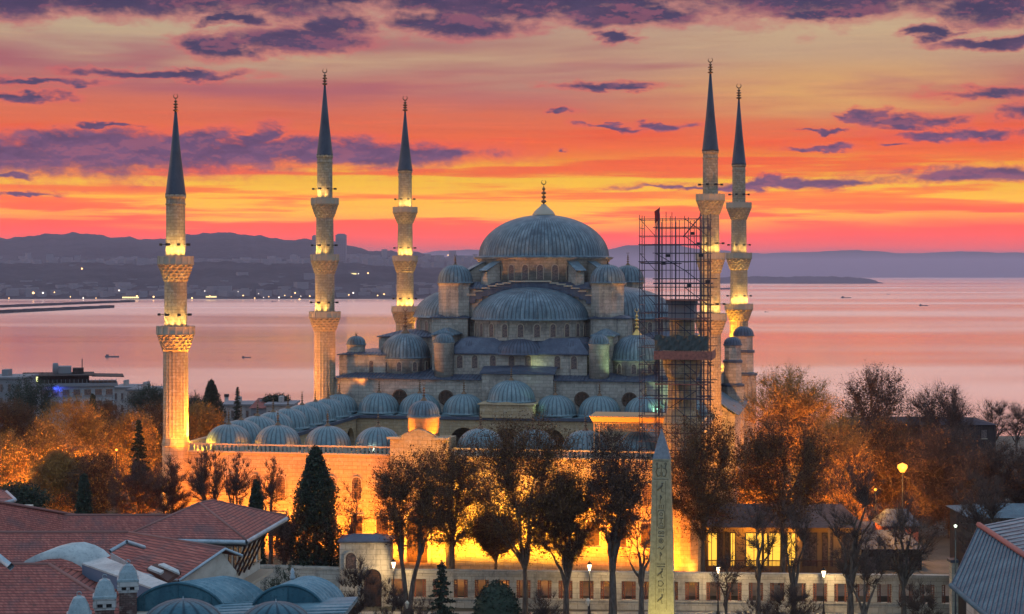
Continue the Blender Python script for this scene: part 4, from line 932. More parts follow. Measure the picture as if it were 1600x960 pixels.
# ------------------------------------------------------------------ obelisk
def obelisk():
    d = 170.0; k = d/F
    GR = mat('rose granite', lambda T, b: (T.put(b.inputs['Base Color'], T.ramp(T.noise(objco(T), 2.5, 5, .7), [(.3,(.15,.135,.09,1)),(.5,(.22,.20,.13,1)),(.7,(.28,.255,.18,1))])), bump(T, b, T.noise(objco(T), 9, 3), .03, .5)), rough=.6)
    PYR = mat('grey granite tip', lambda T, b: T.put(b.inputs['Base Color'], T.ramp(T.noise(objco(T), 3, 4, .7), [(.3,(.10,.115,.13,1)),(.7,(.19,.21,.23,1))])), rough=.5)
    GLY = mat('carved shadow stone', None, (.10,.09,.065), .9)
    x0, _, _ = at(1034, 900, d); th = -.14
    t = thing('obelisk', 'tall tapering granite obelisk carved with a column of hieroglyphs, standing on the square', 'obelisk', (x0, d, 0), th)
    zs, ztip = zy(716, d), zy(668, d); w0, w1 = 1.27, .86     # half widths at foot and shoulder
    zf = 4.5
    m = MB(); m.add([(-w0,-w0,zf),(w0,-w0,zf),(w0,w0,zf),(-w0,w0,zf),(-w1,-w1,zs),(w1,-w1,zs),(w1,w1,zs),(-w1,w1,zs)], [(0,1,5,4),(1,2,6,5),(2,3,7,6),(3,0,4,7),(3,2,1,0)]); m.build('shaft', GR, t)
    m = MB(); m.add([(-w1,-w1,zs+.002),(w1,-w1,zs+.002),(w1,w1,zs+.002),(-w1,w1,zs+.002),(-.45*w1,-.45*w1,zs+1.75),(.45*w1,-.45*w1,zs+1.75),(.45*w1,.45*w1,zs+1.75),(-.45*w1,.45*w1,zs+1.75),(0,0,ztip)], [(0,1,5,4),(1,2,6,5),(2,3,7,6),(3,0,4,7),(4,5,8),(5,6,8),(6,7,8),(7,4,8)]); m.build('pyramidion', PYR, t)
    m = MB(); m.box(-1.75, 1.75, -1.75, 1.75, .0, 2.2); m.box(-1.5, 1.5, -1.5, 1.5, 2.201, 4.0)
    for a in (-1, 1):
        for b in (-1, 1): m.box(a*1.05-.22, a*1.05+.22, b*1.05-.22, b*1.05+.22, 4.001, zf)
    m.build('plinth', GR, t)
    g = MB(); hw = lambda z: w0+(w1-w0)*(z-zf)/(zs-zf)
    def P(x, z): return (x, -hw(z)-.012, z)
    def L(pts, r=.05): r = r*.72; g.tube([P(x, z) for x, z in pts], r, 4, cap=True)
    def ring(x, z, r, ry=None): L([(x+r*cos(a), z+(ry or r)*sin(a)) for a in np.linspace(0, 2*pi, 13)], .045)
    z = zs-.25
    for s in (-1, 1): L([(s*.42, z-1.9), (s*.42*1.32, zf+.6)], .022)          # the border lines of the text column
    L([(-.7, z+.05), (.7, z+.05)], .03); L([(-.72, z-1.75), (.72, z-1.75)], .03)
    # two kneeling figures in the top panel
    for s in (-1, 1):
        L([(s*.38, z-1.45), (s*.52, z-1.0), (s*.40, z-.62), (s*.42, z-.35)], .07); ring(s*.43, z-.24, .09); L([(s*.44, z-.75), (s*.12, z-.62)]); L([(s*.38, z-1.45), (s*.12, z-1.42), (s*.10, z-1.05)])
    L([(0, z-1.5), (0, z-.5), (.0, z-.3)], .04)
    zz = z-2.1
    def bird():
        L([(-.30, zz-.55), (-.05, zz-.5), (.12, zz-.25), (.06, zz), (.20, zz-.02)], .075); L([(.08, zz-.22), (-.36, zz-.72)], .085); L([(.0, zz-.5), (.04, zz-.85), (.2, zz-.85)], .04)
    def reed(): L([(-.1, zz-.8), (-.1, zz)], .05); L([(-.1, zz), (.06, zz-.2), (-.1, zz-.45)], .05)
    def eye2(): ring(-.15, zz-.2, .12); ring(.17, zz-.2, .12); L([(-.3, zz-.55), (.3, zz-.55)])
    def zig(): L([(-.38+.095*i, zz-.1-(.12 if i % 2 else 0)) for i in range(9)], .04); L([(-.38, zz-.4), (.38, zz-.4)], .05)
    def dd(): L([(-.25, zz-.5), (-.25, zz), (.05, zz), (.24, zz-.25), (.05, zz-.5), (-.25, zz-.5)], .05)
    def snake(): L([(-.35, zz-.35), (-.15, zz-.15), (.05, zz-.4), (.25, zz-.2), (.3, zz+.0)], .06)
    def cart(): L([(-.28, zz), (.28, zz), (.34, zz-.2), (.34, zz-1.5), (.28, zz-1.7), (-.28, zz-1.7), (-.34, zz-1.5), (-.34, zz-.2), (-.28, zz)], .045); ring(0, zz-.35, .15); L([(-.2, zz-.75), (.2, zz-.75)], .06); L([(0, zz-.8), (0, zz-1.05)], .06); L([(-.18, zz-1.35), (0, zz-1.15), (.18, zz-1.35)], .05); L([(-.22, zz-1.5), (.22, zz-1.5)], .05)
    def disc(): ring(0, zz-.25, .2); ring(0, zz-.25, .07)
    def strokes():
        for q in (-.2, 0, .2): L([(q, zz), (q, zz-.35)], .05)
    for fn, h in ((bird, 1.2), (reed, .95), (strokes, .55), (cart, 1.95), (eye2, .75), (disc, .7), (snake, .65), (reed, 1.0), (zig, .6), (bird, 1.2), (dd, .75), (strokes, .55), (bird, 1.15), (dd, .7), (zig, .6), (disc, .7), (reed, 1.0), (eye2, .7)):
        if zz < zf+1: break
        fn(); zz -= h
    tag(g.build('hieroglyph_carving', GLY, t), kind='stuff')
    lamp('SPOT', (x0-1.5, d-7, .6), 5000, (1, .80, .22), None, (x0, d, 10), angle=70, size=.2, name='obelisk_floodlight'); lamp('SPOT', (x0+3, d-6, .6), 900, (1, .80, .22), None, (x0, d, 12), angle=70, size=.2, name='obelisk_floodlight')
obelisk()

# ------------------------------------------------------------------ street lamps
LAN = emit('lit lantern glass', (1, .72, .42), 5)
def street_lamp(px, py, d, label, h=None, W=1000, col=(1, .66, .30), src=[]):
    x, _, z = at(px, py, d); t = thing('street_lamp', label, 'street lamp', (x, d, 0), 0, 'street lamps along the precinct wall')
    if not src:
        m = MB(); m.lathe([(.20, 0), (.20, .35), (.12, .5), (.10, 1.1), (.075, 1.2), (.055, z-.75), (.05, z-.5)], 10); a = m.build('post', IRON, t)
        m = MB(); m.lathe([(.10, -.42), (.24, .22), (.26, .26)], 8, smooth=False); b = m.build('lantern', LAN, t, (0, 0, z))
        m = MB(); m.lathe([(.30, .262), (.30, .32), (.16, .5), (.06, .56), (.05, .66), (.01, .72)], 8, smooth=False); c = m.build('lantern_cap', IRON, b); src += [a, b, c]
    else: inst(src[0], t); b = inst(src[1], t, (0, 0, z)); inst(src[2], b)
    lamp('POINT', (0, -.45, z-.1), W, col, t, size=.15, name='lantern_light')
street_lamp(615, 882, 194.5, 'lit street lamp in front of the stone gate block')
street_lamp(921, 886, 192.5, 'lit street lamp under the dark oval tree left of the obelisk')
street_lamp(1122, 890, 192, 'lit street lamp just right of the obelisk, by the grilled wall')
street_lamp(1287, 896, 191.6, 'lit street lamp before the grilled wall, furthest along toward the lead barn roof')
def unlit_lamp(px, py, d, label):
    x, _, z = at(px, py, d); t = thing('street_lamp', label, 'street lamp', (x, d, 0)); m = MB(); m.lathe([(.16, 0), (.16, .3), (.07, .45), (.05, z-.4)], 8); m.build('post', IRON, t); m = MB(); m.lathe([(.08, -.4), (.2, .1), (.24, .14), (.1, .34), (.02, .42)], 8, smooth=False); m.build('lantern', mat('frosted lantern', None, (.6,.5,.36), .4), t, (0, 0, z))
unlit_lamp(919, 941, 176, 'short unlit lamp standing nearer than the lit lamp left of the obelisk'); unlit_lamp(627, 940, 175, 'short unlit lamp among bare shrubs left of the small fir'); unlit_lamp(636, 945, 176, 'greenish unlit lamp among bare shrubs, next to another short lamp')
def high_lamp(px, py, d, g, label, W, col, r, parent=None):
    x, _, z = at(px, py, d); t = thing('lamp_post', label, 'lamp post', (x, d, g)); m = MB(); m.lathe([(.14, 0), (.10, 1), (.06, z-g-.1)], 8); m.build('post', IRON, t); m = MB(); m.lathe([(r*.4, -r), (r, -.1*r), (r*.9, .4*r), (.02, .8*r)], 12); m.build('lamp_head', emit('lamp glass', (1, .36, .03) if col[2] < .5 else col, 2.6), t, (0, 0, z-g)); lamp('POINT', (0, -2.6, z-g-.2), W, col, t, size=.25, name='sodium_light')
high_lamp(1410, 730, 218, 1.2, 'tall lamp post with a blazing orange lamp among the bare trees', 5000, (1, .40, .05), .66)
high_lamp(1368, 765, 232, 1.2, 'smaller orange lamp post beyond the blazing one among the bare trees', 3000, (1, .40, .06), .22)
high_lamp(212, 770, 225, .5, 'lamp post glowing yellow between the dark trees below the nearest minaret', 2500, (1, .55, .14), .28)
high_lamp(182, 703, 262, .5, 'small orange lamp post behind the orange-lit trees', 1200, (1, .45, .10), .2)
high_lamp(1493, 822, 176, 0, 'pale greenish lamp on a post beside the corner of the lead barn roof', 500, (.8, 1, .75), .17)

# ------------------------------------------------------------------ low building behind the precinct wall, right of the obelisk
def pavilion():
    d = 212.0; xa, xb = (1052-800)/F*d, (1345-800)/F*d; t = thing('pavilion', 'low lit building with glowing yellow windows and a dark roof behind the grilled wall', 'building', ((xa+xb)/2, d, 1.2), -.03); w = (xb-xa)/2
    YW = mat('ochre plaster', None, (.30,.19,.09), .85); zt = zy(822, d)-1.2
    m = MB(); m.box(-w, w, 0, 7, -.5, zt); m.build('wall', YW, t)
    m = MB(); r = MB()
    m.add([(-w-.6,-1.5,zt),(w+.6,-1.5,zt),(w+.6,7.6,zt),(-w-.6,7.6,zt),(-w+2,3.2,zt+2.3),(w-2,3.2,zt+2.3)], [(0,1,5,4),(1,2,5),(2,3,4,5),(3,0,4),(3,2,1,0)]); m.build('roof', mat('old brown tiles', lambda T, b: T.put(b.inputs['Base Color'], T.ramp(T.noise(T.v('MULTIPLY', objco(T), (1, 4, 4)), 2, 3), [(.3,(.06,.045,.045,1)),(.7,(.13,.09,.08,1))])), rough=.9), t)
    LITW = emit('lit window', (1, .50, .05), 1.6); k = F/d
    for px0, px1, litt in ((1104,1120,1),(1124,1128,0),(1134,1138,0),(1142,1148,1),(1166,1190,1),(1194,1220,1),(1230,1242,1),(1255,1275,0),(1285,1300,0),(1315,1330,0)):
        x0, x1 = (px0-800)/F*d-(xa+xb)/2, (px1-800)/F*d-(xa+xb)/2
        p = MB().box(x0, x1, -.08, -.002, .9, zt-.9).build('window', LITW if litt else GLASS, t)
        f = MB(); f.box(x0-.1, x0, -.14, 0, .8, zt-.8); f.box(x1, x1+.1, -.14, 0, .8, zt-.8); f.box(x0-.1, x1+.1, -.14, 0, zt-.9, zt-.78); f.box((x0+x1)/2-.04, (x0+x1)/2+.04, -.13, -.081, .9, zt-.9); f.build('window_frame', BARK, p)
    for i in range(7):
        x = -w+.4+(2*w-.8)*i/6; MB().box(x-.12, x+.12, -1.3, -1.06, -.5, zt).build('post', YW, t)
    m = MB()
    for i in range(150):
        x = -w+2*w*i/149; m.box(x-.03, x+.03, -2.6, -2.54, -.2, 1.9)
    m.box(-w, w, -2.63, -2.5, 1.9, 2.0); m.box(-w, w, -2.63, -2.5, .3, .4); tag(m.build('railing', mat('rust red railing', None, (.12,.045,.03), .7), t), kind='stuff')
    for x, W in ((-8, 600), (-2, 1500), (3, 1500), (9, 500)): lamp('POINT', (x, -1.9, zt-.5), W*.28, (1, .42, .04), t, size=.2, name='eave_lamp')
pavilion()
def gable_house(px0, px1, pyt, d, depth, hr, label, wallm, roofm, g=1.2, name='house', cat='house', win=3):
    x0, x1 = (px0-800)/F*d, (px1-800)/F*d; w = (x1-x0)/2; zt = zy(pyt, d)-g; t = thing(name, label, cat, ((x0+x1)/2, d, g))
    m = MB(); m.box(-w, w, 0, depth, -2, zt); m.build('wall', wallm, t)
    m = MB(); o = .4; m.add([(-w-o,-o,zt),(w+o,-o,zt),(w+o,depth+o,zt),(-w-o,depth+o,zt),(-w*.6,depth/2,zt+hr),(w*.6,depth/2,zt+hr)], [(0,1,5,4),(1,2,5),(2,3,4,5),(3,0,4),(3,2,1,0)]); m.build('roof', roofm, t)
    for i in range(win):
        x = -w+2*w*(i+.5)/win; p = MB().box(x-.5, x+.5, -.06, -.002, zt-2.6, zt-1.0).build('window', GLASS, t); MB().box(x-.62, x+.62, -.14, 0, zt-2.75, zt-2.602).build('window_sill', STONEL, p)
    return t
PLAST = mat('grey plaster', lambda T, b: T.put(b.inputs['Base Color'], T.ramp(T.noise(objco(T), .8, 4), [(.3,(.22,.20,.19,1)),(.7,(.34,.32,.30,1))])), rough=.9)
DARKW = mat('dark timber wall', lambda T, b: T.put(b.inputs['Base Color'], T.ramp(T.noise(T.v('MULTIPLY', objco(T), (4, 4, .3)), 1.5, 4, .6), [(.35,(.018,.014,.013,1)),(.65,(.055,.04,.035,1))])), rough=.9); REDT = mat('red hut wall', None, (.30,.11,.07), .85)
gable_house(1336, 1440, 858, 214, 5, 2.0, 'low dark shed with a broad grey-blue roof behind the grilled wall, beneath the blazing lamp', DARKW, LEADD, win=2)
gable_house(1380, 1435, 822, 226, 5, 1.9, 'small gabled hut glowing red below the blazing orange lamp', REDT, LEADD, win=2)
gable_house(1345, 1375, 830, 232, 4, 1.0, 'tiny pale hut just left of the small gabled red hut', PLAST, LEADD, win=1)
gable_house(1335, 1556, 664, 330, 16, .9, 'big dark flat-roofed hall among the tree tops, in front of the sea', DARKW, mat('slate roof', None, (.02,.022,.035), .9), 0, 'hall', 'building', 6)
gable_house(1518, 1700, 809, 182, 9, .9, 'low timber building with a blue lead roof behind the corner of the lead barn roof', DARKW, LEADN, 0, win=4)
m = MB(); m.box(-.75, .75, -.6, .6, 0, 6.6); t = thing('gate_pier', 'dark stone gate pier with a flat cap at the end of the grilled wall', 'pier', at(1496, 0, 188)[:2]+(0,)); m.build('shaft', STONEP, t); m = MB(); m.box(-.95, .95, -.8, .8, 6.601, 6.9); m.build('cap', LEADD, t)

# ------------------------------------------------------------------ near roofs on the left
def tile_fn(T, b):
    p = objco(T); x, y, z = T.sep(p); row = T.m('MULTIPLY', z, 1/.135)
    fr = T.m('FRACT', row); col = T.m('FRACT', T.m('ADD', T.m('MULTIPLY', T.m('ADD', x, T.m('MULTIPLY', y, .8)), 1/.28), T.m('MULTIPLY', T.m('FLOOR', row), .37)))
    cell = T.noise(T.comb(T.m('MULTIPLY', T.m('ADD', x, T.m('MULTIPLY', y, .8)), 2.6), T.m('FLOOR', row), 0), 1.7, 2, .6)
    c = T.ramp(cell, [(.25, (.16,.048,.042,1)), (.5, (.30,.09,.068,1)), (.75, (.42,.15,.11,1))])
    n = T.noise(p, .45, 4, .6); c = T.mix(T.m('MULTIPLY', T.step(n, .48, .66), .6), c, (.11,.075,.075,1)); c = T.mix(T.m('MULTIPLY', T.step(T.noise(p, 1.7, 4, .7), .56, .70), .55), c, (.05,.048,.035,1))
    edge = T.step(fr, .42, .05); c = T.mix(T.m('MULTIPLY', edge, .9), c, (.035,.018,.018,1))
    T.put(b.inputs['Base Color'], c); bump(T, b, T.m('ADD', fr, T.m('MULTIPLY', T.m('ABSOLUTE', T.m('SUBTRACT', col, .5)), .8)), .07, .9)
TILE = mat('red clay tiles', tile_fn, rough=.85); RIDGE = mat('ridge tiles', None, (.20,.10,.085), .85); GUT = mat('zinc gutter', lead_fn((.20,.27,.30), (.28,.35,.38), (.36,.42,.44)), metal=.2, spec=.4)
CREAM = mat('cream wall', lambda T, b: T.put(b.inputs['Base Color'], T.ramp(T.noise(objco(T), .9, 5, .6), [(.3,(.36,.33,.27,1)),(.6,(.50,.46,.38,1))])), rough=.9); WOODD = mat('dark brown timber', None, (.07,.035,.028), .8)
def face(mb, pts, t=.18): mb.slab(pts, t)
def ridge_line(par, pts, r=.14): MB().tube(pts, r, 6, cap=True).build('ridge_cap', RIDGE, par)
def V(px, py, d): x, y, z = at(px, py, d); return (x, y, z)
# the long back wing
t = thing('tiled_wing', 'long red-tiled wing at the back, its ridge ending at the hipped pavilion', 'building')
a, b = (-72, 157, 16), (-30.9, 157, 16); m = MB(); face(m, [a, b, (-30.9, 148, 12.0), (-72, 148, 12.0)]); face(m, [b, a, (-72, 166, 12), (-30.9, 166, 12)]); m.build('roof', TILE, t); ridge_line(t, [a, b])
m = MB(); m.box(-72, -31.2, 149, 165.5, 0, 11.8); m.build('wall', CREAM, t)
m = MB(); q0, q1 = pz(34, 815, 15.25), pz(57, 833, 12.6); m.tube([q0, q1], .28, 4); m.build('valley_gutter', GUT, t)
t = thing('tiled_cross_wing', 'red-tiled roof slope at the left edge, sloping away behind the long wing', 'building')
r0, r1 = at(-60, 774, 150), at(124, 806, 158); m = MB(); face(m, [r0, r1, (r1[0]+1, 148, 11.5), (-60, 141, 12.5)][::-1]); m.build('roof', TILE, t); ridge_line(t, [r0, r1]); MB().box(-70, -42, 147, 156, 0, 11).build('wall', CREAM, t)
t = thing('roof_corner_house', 'small red roof corner with a pale gutter poking in at the left edge', 'building')
a, b, c = at(-50, 752, 172), at(22, 780, 165), at(-50, 800, 160); m = MB(); face(m, [a, at(10, 767, 178), b, c][::-1]); m.build('roof', TILE, t)
m = MB(); m.tube([(c[0], c[1], c[2]-.1), (b[0]+.1, b[1], b[2]-.1), (at(10, 769, 178))], .2, 5); m.tube([(c[0], c[1]+1, c[2]-1.1), (b[0]-.6, b[1]+1, b[2]-.9)], .16, 5); m.build('gutter', GUT, t); MB().box(-60, b[0]-1.2, 166, 176, 0, b[2]-2).build('wall', CREAM, t)
# hipped pavilion with struts
t = thing('hipped_pavilion', 'hipped red-tiled pavilion with brown timber struts under wide eaves, beside the cypress', 'building')
A, B, Cc, D = (-22.5, 146, 15.5), (-20.9, 160, 15.5), (-31.6, 161.5, 15.5), (-33.2, 147.2, 15.5); T0, T1 = (-27.6, 152.6, 17.7), (-26.7, 154.4, 17.7)
m = MB(); face(m, [A, B, T1, T0]); face(m, [D, A, T0]); face(m, [B, Cc, T1]); face(m, [Cc, D, T0, T1]); m.build('roof', TILE, t)
ridge_line(t, [A, T0], .12); ridge_line(t, [T0, T1], .12); ridge_line(t, [B, T1], .12); ridge_line(t, [D, T0], .12)
m = MB(); lo = lambda p, dz: (p[0], p[1], p[2]-dz); m.tube([lo(D, .25), lo(A, .25)], .22, 5); m.tube([lo(A, .25), lo(B, .25)], .22, 5); m.build('gutter', GUT, t)
m = MB(); m.slab([lo(A, .5), lo(B, .5), lo(Cc, .5), lo(D, .5)], .12); m.build('eave_soffit', DARKW, t)
Wq = [(-24.6, 148.3), (-23.2, 159), (-30.5, 160), (-31.8, 149.2)]
m = MB(); m.slab([(x, y, 14.9) for x, y in Wq], 15); m.build('wall', CREAM, t)
m = MB(); e = np.array(Wq[1])-np.array(Wq[0]); nrm = np.array((.99, -.13))
for i in range(7):
    p = np.array(Wq[0])+e*(i+.4)/7
    if i < 5: MB().tube([(p[0]+.1, p[1], 11.4), (p[0]+1.7, p[1]-.2, 14.7)], .09, 4).build('strut', WOODD, t)
    f = MB().cbox((p[0]+.62/7, p[1]+.55, 13.0), .10, .8, 2.6, atan2(e[1], e[0])-pi/2).build('window', GLASS, t); MB().cbox((p[0]+.62/7+.03, p[1]+.55, 11.6), .25, 1.0, .14, atan2(e[1], e[0])-pi/2).build('window_sill', STONEL, f)
m = MB(); p0 = np.array(Wq[0])+nrm*.05; p1 = np.array(Wq[1])+nrm*.05; m.slab([(p0[0], p0[1], 10.8), (p0[0]+1.2, p0[1]-.15, 10.8), (p1[0]+1.2, p1[1]-.15, 10.8), (p1[0], p1[1], 10.8)][::-1], .3); m.build('ledge', STONEL, t)
for i in range(3):
    x = -31.2+i*2.3; MB().box(x, x+1.0, 148.2-.06+.02*i, 148.75, 11.6, 14.2).build('window', GLASS, t)
# near long roof
t = thing('long_tiled_roof', 'long red-tiled roof in the left foreground, its straight ridge in front of the back wing', 'building')
a, b = (-70, 140, 17), (-31.1, 140, 17); m = MB(); face(m, [a, b, (-31.1, 131.5, 13.2), (-70, 131.5, 13.2)][::-1]); face(m, [a, b, (-31.1, 147.5, 13), (-70, 147.5, 13)]); m.build('roof', TILE, t); ridge_line(t, [a, b])
MB().box(-70, -31.8, 132.2, 146.8, 0, 13.0).build('wall', CREAM, t)
t = thing('gabled_wing', 'short red-tiled wing with a cream gable wall and a roof hatch, below the hipped pavilion', 'building')
A, B, Cc, D = (-31.1, 140, 17), (-21.9, 131.9, 17), (-24.8, 128.6, 15.2), (-34, 136.7, 15.2); e = (1.1, 1.25, -.68)
m = MB(); face(m, [A, D, Cc, B]); face(m, [B, (B[0]+e[0], B[1]+e[1], B[2]+e[2]), (A[0]+e[0], A[1]+e[1], A[2]+e[2]), A]); m.build('roof', TILE, t); ridge_line(t, [A, B], .12)
m = MB(); m.tube([lo(Cc, .1), lo(B, .05), (B[0]+e[0], B[1]+e[1], B[2]+e[2]-.1)], .12, 5); m.tube([lo(D, .1), lo(Cc, .1)], .12, 5); m.build('gutter', GUT, t)
ins = lambda p, f=.94: (p[0]*1.0+(-28-p[0])*(1-f), p[1]+(134.5-p[1])*(1-f))
g0, g1, g2 = ins(Cc), ins(B), ins((B[0]+e[0], B[1]+e[1])); g3, g4 = ins((A[0]+e[0], A[1]+e[1])), ins(D)
m = MB(); m.add([(*g0, 0), (*g2, 0), (*g3, 0), (*g4, 0), (*g0, 15.0), (*g2, 15.0), (*g3, 15), (*g4, 15), (*g1, 16.7)], [(0,1,5,8,4),(1,2,6,5),(2,3,7,6),(3,0,4,7)]); m.build('wall', CREAM, t)
o = arch_panel(.9, 1.5, .06).build('window', GLASS, t, ((g0[0]*.6+g1[0]*.4)+.05, g0[1]*.6+g1[1]*.4-.05, 12.6), atan2(g1[1]-g0[1], g1[0]-g0[0])); arch_frame(.9, 1.5, .15, .15).build('window_frame', STONEL, o)
m = MB()
for p0, p1 in (((172, 862), (198, 847)), ((198, 847), (226, 856))):
    q0, q1 = V(*p0, 131.5), V(*p1, 133); m.tube([q0, q1], .17, 4)
q0, q1 = V(173, 864, 131.4), V(199, 879, 129.2); m.slab([q0, q1, (q1[0], q1[1], q1[2]-1.2), (q0[0], q0[1], q0[2]-1.4)], .12, (0, 1, 0)); m.build('roof_upstand', GUT, t)
q = [V(229, 888, 127.9), V(244, 880, 129.6), V(283, 893, 128.2), V(262, 908, 126)]; m = MB(); m.slab(q, .25); m.build('roof_hatch', WOODD, t)
q = [V(231, 893, 127), V(236, 889, 127.6), V(256, 897, 126.6), V(251, 901, 126)]; m = MB(); m.slab([(x, y, z+.25) for x, y, z in q], .15); q = [V(247, 886, 128.4), V(256, 884, 128.8), V(279, 895, 127.4), V(281, 901, 126.8)]; m.slab([(x, y, z+.2) for x, y, z in q], .12); m.build('hatch_cover', LEADP, t)
# arched passage roof of pale lead, curving across the tiles
t = thing('vaulted_passage_roof', 'pale lead barrel roof arching between the tiled roofs, with a straight run stepping down right', 'roof')
P0 = [(27, 888), (40, 876), (55, 868), (75, 863), (95, 862), (112, 867), (125, 874), (136, 884)]
m = MB(); fr = [V(x, y, 125.5) for x, y in P0]; bk = [(x+1.2, y+2.2, z+.35) for x, y, z in fr]
m.add(fr+bk+[(x, y, z-.5) for x, y, z in fr], [(i, i+1, 9+i, 8+i) for i in range(7)]+[(16+i, 17+i, i+1, i) for i in range(7)], True)
m.build('barrel_roof', LEADP, t)
s0, s1 = V(128, 880, 125), V(244, 921, 117.5); w = (1.3, 1.5, .2)
m = MB(); m.slab([s0, s1, (s1[0]+w[0]*.6, s1[1]+w[1]*.6, s1[2]+w[2]), (s0[0]+w[0], s0[1]+w[1], s0[2]+w[2])], .12, (0, 0, -1)); m.build('straight_roof', LEADP, t)
m = MB(); m.slab([(s0[0], s0[1]+.05, s0[2]-.13), (s1[0], s1[1]+.05, s1[2]-.13), (s1[0], s1[1]+.05, s1[2]-1.0), (s0[0], s0[1]+.05, s0[2]-1.0)], .5, (.4, .9, 0)); m.build('passage_wall', mat('blue-grey boards', None, (.09,.12,.17), .8), t)
# nearest hipped roof and its chimneys
t = thing('near_hipped_roof', 'nearest red-tiled hipped roof in the bottom left corner, beneath the pale barrel roof', 'building')
A0, A1, A2 = (-62, 124.6, 17), (-33.4, 124.6, 17), (-21.7, 115, 13); m = MB(); face(m, [A0, A1, A2, (-62, 115, 13)][::-1]); face(m, [A1, A2, (-21.7, 130, 13)][::-1]); face(m, [A0, A1, (-21.7, 131, 13), (-62, 131, 13)]); m.build('roof', TILE, t)
ridge_line(t, [A0, A1]); ridge_line(t, [A1, A2]); MB().box(-62, -22.5, 115.8, 130, 0, 12.9).build('wall', CREAM, t)
m = MB(); m.tube([V(-5, 868, 123), V(17, 886, 121.5)], .3, 4); m.build('valley_gutter', GUT, t)
BRK = mat('brown brick', stone_fn((.13,.075,.065), (.09,.055,.05), .14, .35, .3), rough=.9); CAPL = mat('chimney lead', lead_fn((.12,.18,.20), (.19,.255,.27), (.28,.34,.34), 1.5), rough=.5); CHW = mat('chimney plaster', stone_fn((.40,.40,.38), (.34,.34,.33), .5, 1.2, .5), rough=.9)
def chimney(px0, px1, py_tip, py_eave, py_neck, d, label):
    x0, x1 = (px0-800)/F*d, (px1-800)/F*d; w = (x1-x0)/2; Zt, Ze, Zn = zy(py_tip, d), zy(py_eave, d), zy(py_neck, d); t = thing('chimney', label, 'chimney', ((x0+x1)/2, d, 10), .22, 'chimneys on the near tiled roof'); w *= .86
    m = MB(); m.box(-w*.92, w*.92, -w*.92, w*.92, 0, Zn-10); m.build('brick_shaft', BRK, t)
    m = MB(); a = Zn-10+.002; m.box(-w, w, -w, w, a, a+.16); h = Ze-10-.22
    for sx in (-1, 0, 1):
        for sy in (-1, 0, 1):
            if sx or sy: q = w*.90; u = .11 if 0 in (sx, sy) else .14; m.box(sx*q-u, sx*q+u, sy*q-u, sy*q+u, a+.161, h-.2)
    for s in (-1, 1): m.box(-w*.98, w*.98, s*w*.9-.13, s*w*.9+.13, h-.32, h); m.box(s*w*.9-.13, s*w*.9+.13, -w*.8, w*.8, h-.32, h-.001)
    m.build('smoke_lantern', CHW, t); MB().box(-w*.7, w*.7, -w*.7, w*.7, a+.17, h-.01).build('flue', IRON, t)
    m = MB(); m.lathe([(w*1.62, h+.01), (w*1.62, h+.14), (w*1.42, h+.2), (w*1.22, h+.6), (w*.75, (Zt-10)-.18), (w*.70, (Zt-10)-.12), (w*.2, Zt-10)], 4, smooth=False, a0=pi/4, a1=2*pi+pi/4); c = m.build('cap', CAPL, t)
    m = MB(); m.tube([(.14*cos(a_), 0, Zt-10+.12+.14*sin(a_)) for a_ in np.linspace(0, 2*pi, 11)], .03, 4); m.tube([(0,0,Zt-10-.05),(0,0,Zt-10+.05)], .05, 5); m.build('cap_ring', CAPL, c)
chimney(183, 217, 881, 902, 924, 113.5, 'tallest of three brick chimneys with lead pyramid caps, the one nearest the lead vaults'); chimney(145, 182, 904, 928, 951, 111.5, 'middle one of three brick chimneys with lead pyramid caps'); chimney(104, 143, 931, 957, 980, 109.5, 'lowest of three brick chimneys with lead pyramid caps, cut by the bottom edge')
# lead vaults and small domes
t = thing('lead_vaulted_roof', 'roof of blue lead with two barrel vaults and two small domes, bottom left of the gate block', 'building'); 
def vault(name, pc, halfw, pyb, pyt, d, ax, seams):
    x, _, z = at(pc, pyb, d); hw = halfw*d/F; h = (pyb-pyt)*d/F; N = 26; prof = [(-hw*cos(pi*i/N), h*abs(sin(pi*i/N))**.82*(1-.06*abs(cos(pi*i/N)))) for i in range(N+1)]; vs = []
    rows = seams*3+1
    for j in range(rows):
        f = j/(rows-1); s = 1.02 if j % 3 == 0 else 1.0
        vs += [(x+px_*s+ax[0]*f, d+ax[1]*f, z+pz_*s) for px_, pz_ in prof]
    m = MB(); q = N+1; m.add(vs, [(j*q+i, (j+1)*q+i, (j+1)*q+i+1, j*q+i+1) for j in range(rows-1) for i in range(N)], False); o = m.build(name, LEADP2, t)
    m = MB(); m.slab([(x+px_*.985, d-.02, z+pz_*.985) for px_, pz_ in prof], .2, (0, 1, 0)); fo = m.build('vault_front', LEADN, t)
    m = MB(); m.tube([(x+px_, d-.06, z+pz_) for px_, pz_ in prof], .10, 5)
    for i in (7, 13, 19): px_, pz_ = prof[i]; m.tube([(x+px_, d-.05, z), (x+px_, d-.05, z+pz_)], .035, 4)
    m.tube([(x-hw*.9, d-.05, z+h*.35), (x+hw*.9, d-.05, z+h*.35)], .03, 4); m.build('front_seam', LEADN, fo)
LEADP2 = mat('vault lead', lead_fn((.06,.13,.16), (.11,.20,.235), (.19,.28,.305), .8), metal=.05, spec=.15)
vault('barrel_vault', 278, 78, 978, 911, 114, (2.6, 2.4), 7); vault('barrel_vault', 450, 60, 972, 914, 113, (1.0, 3.2), 7)
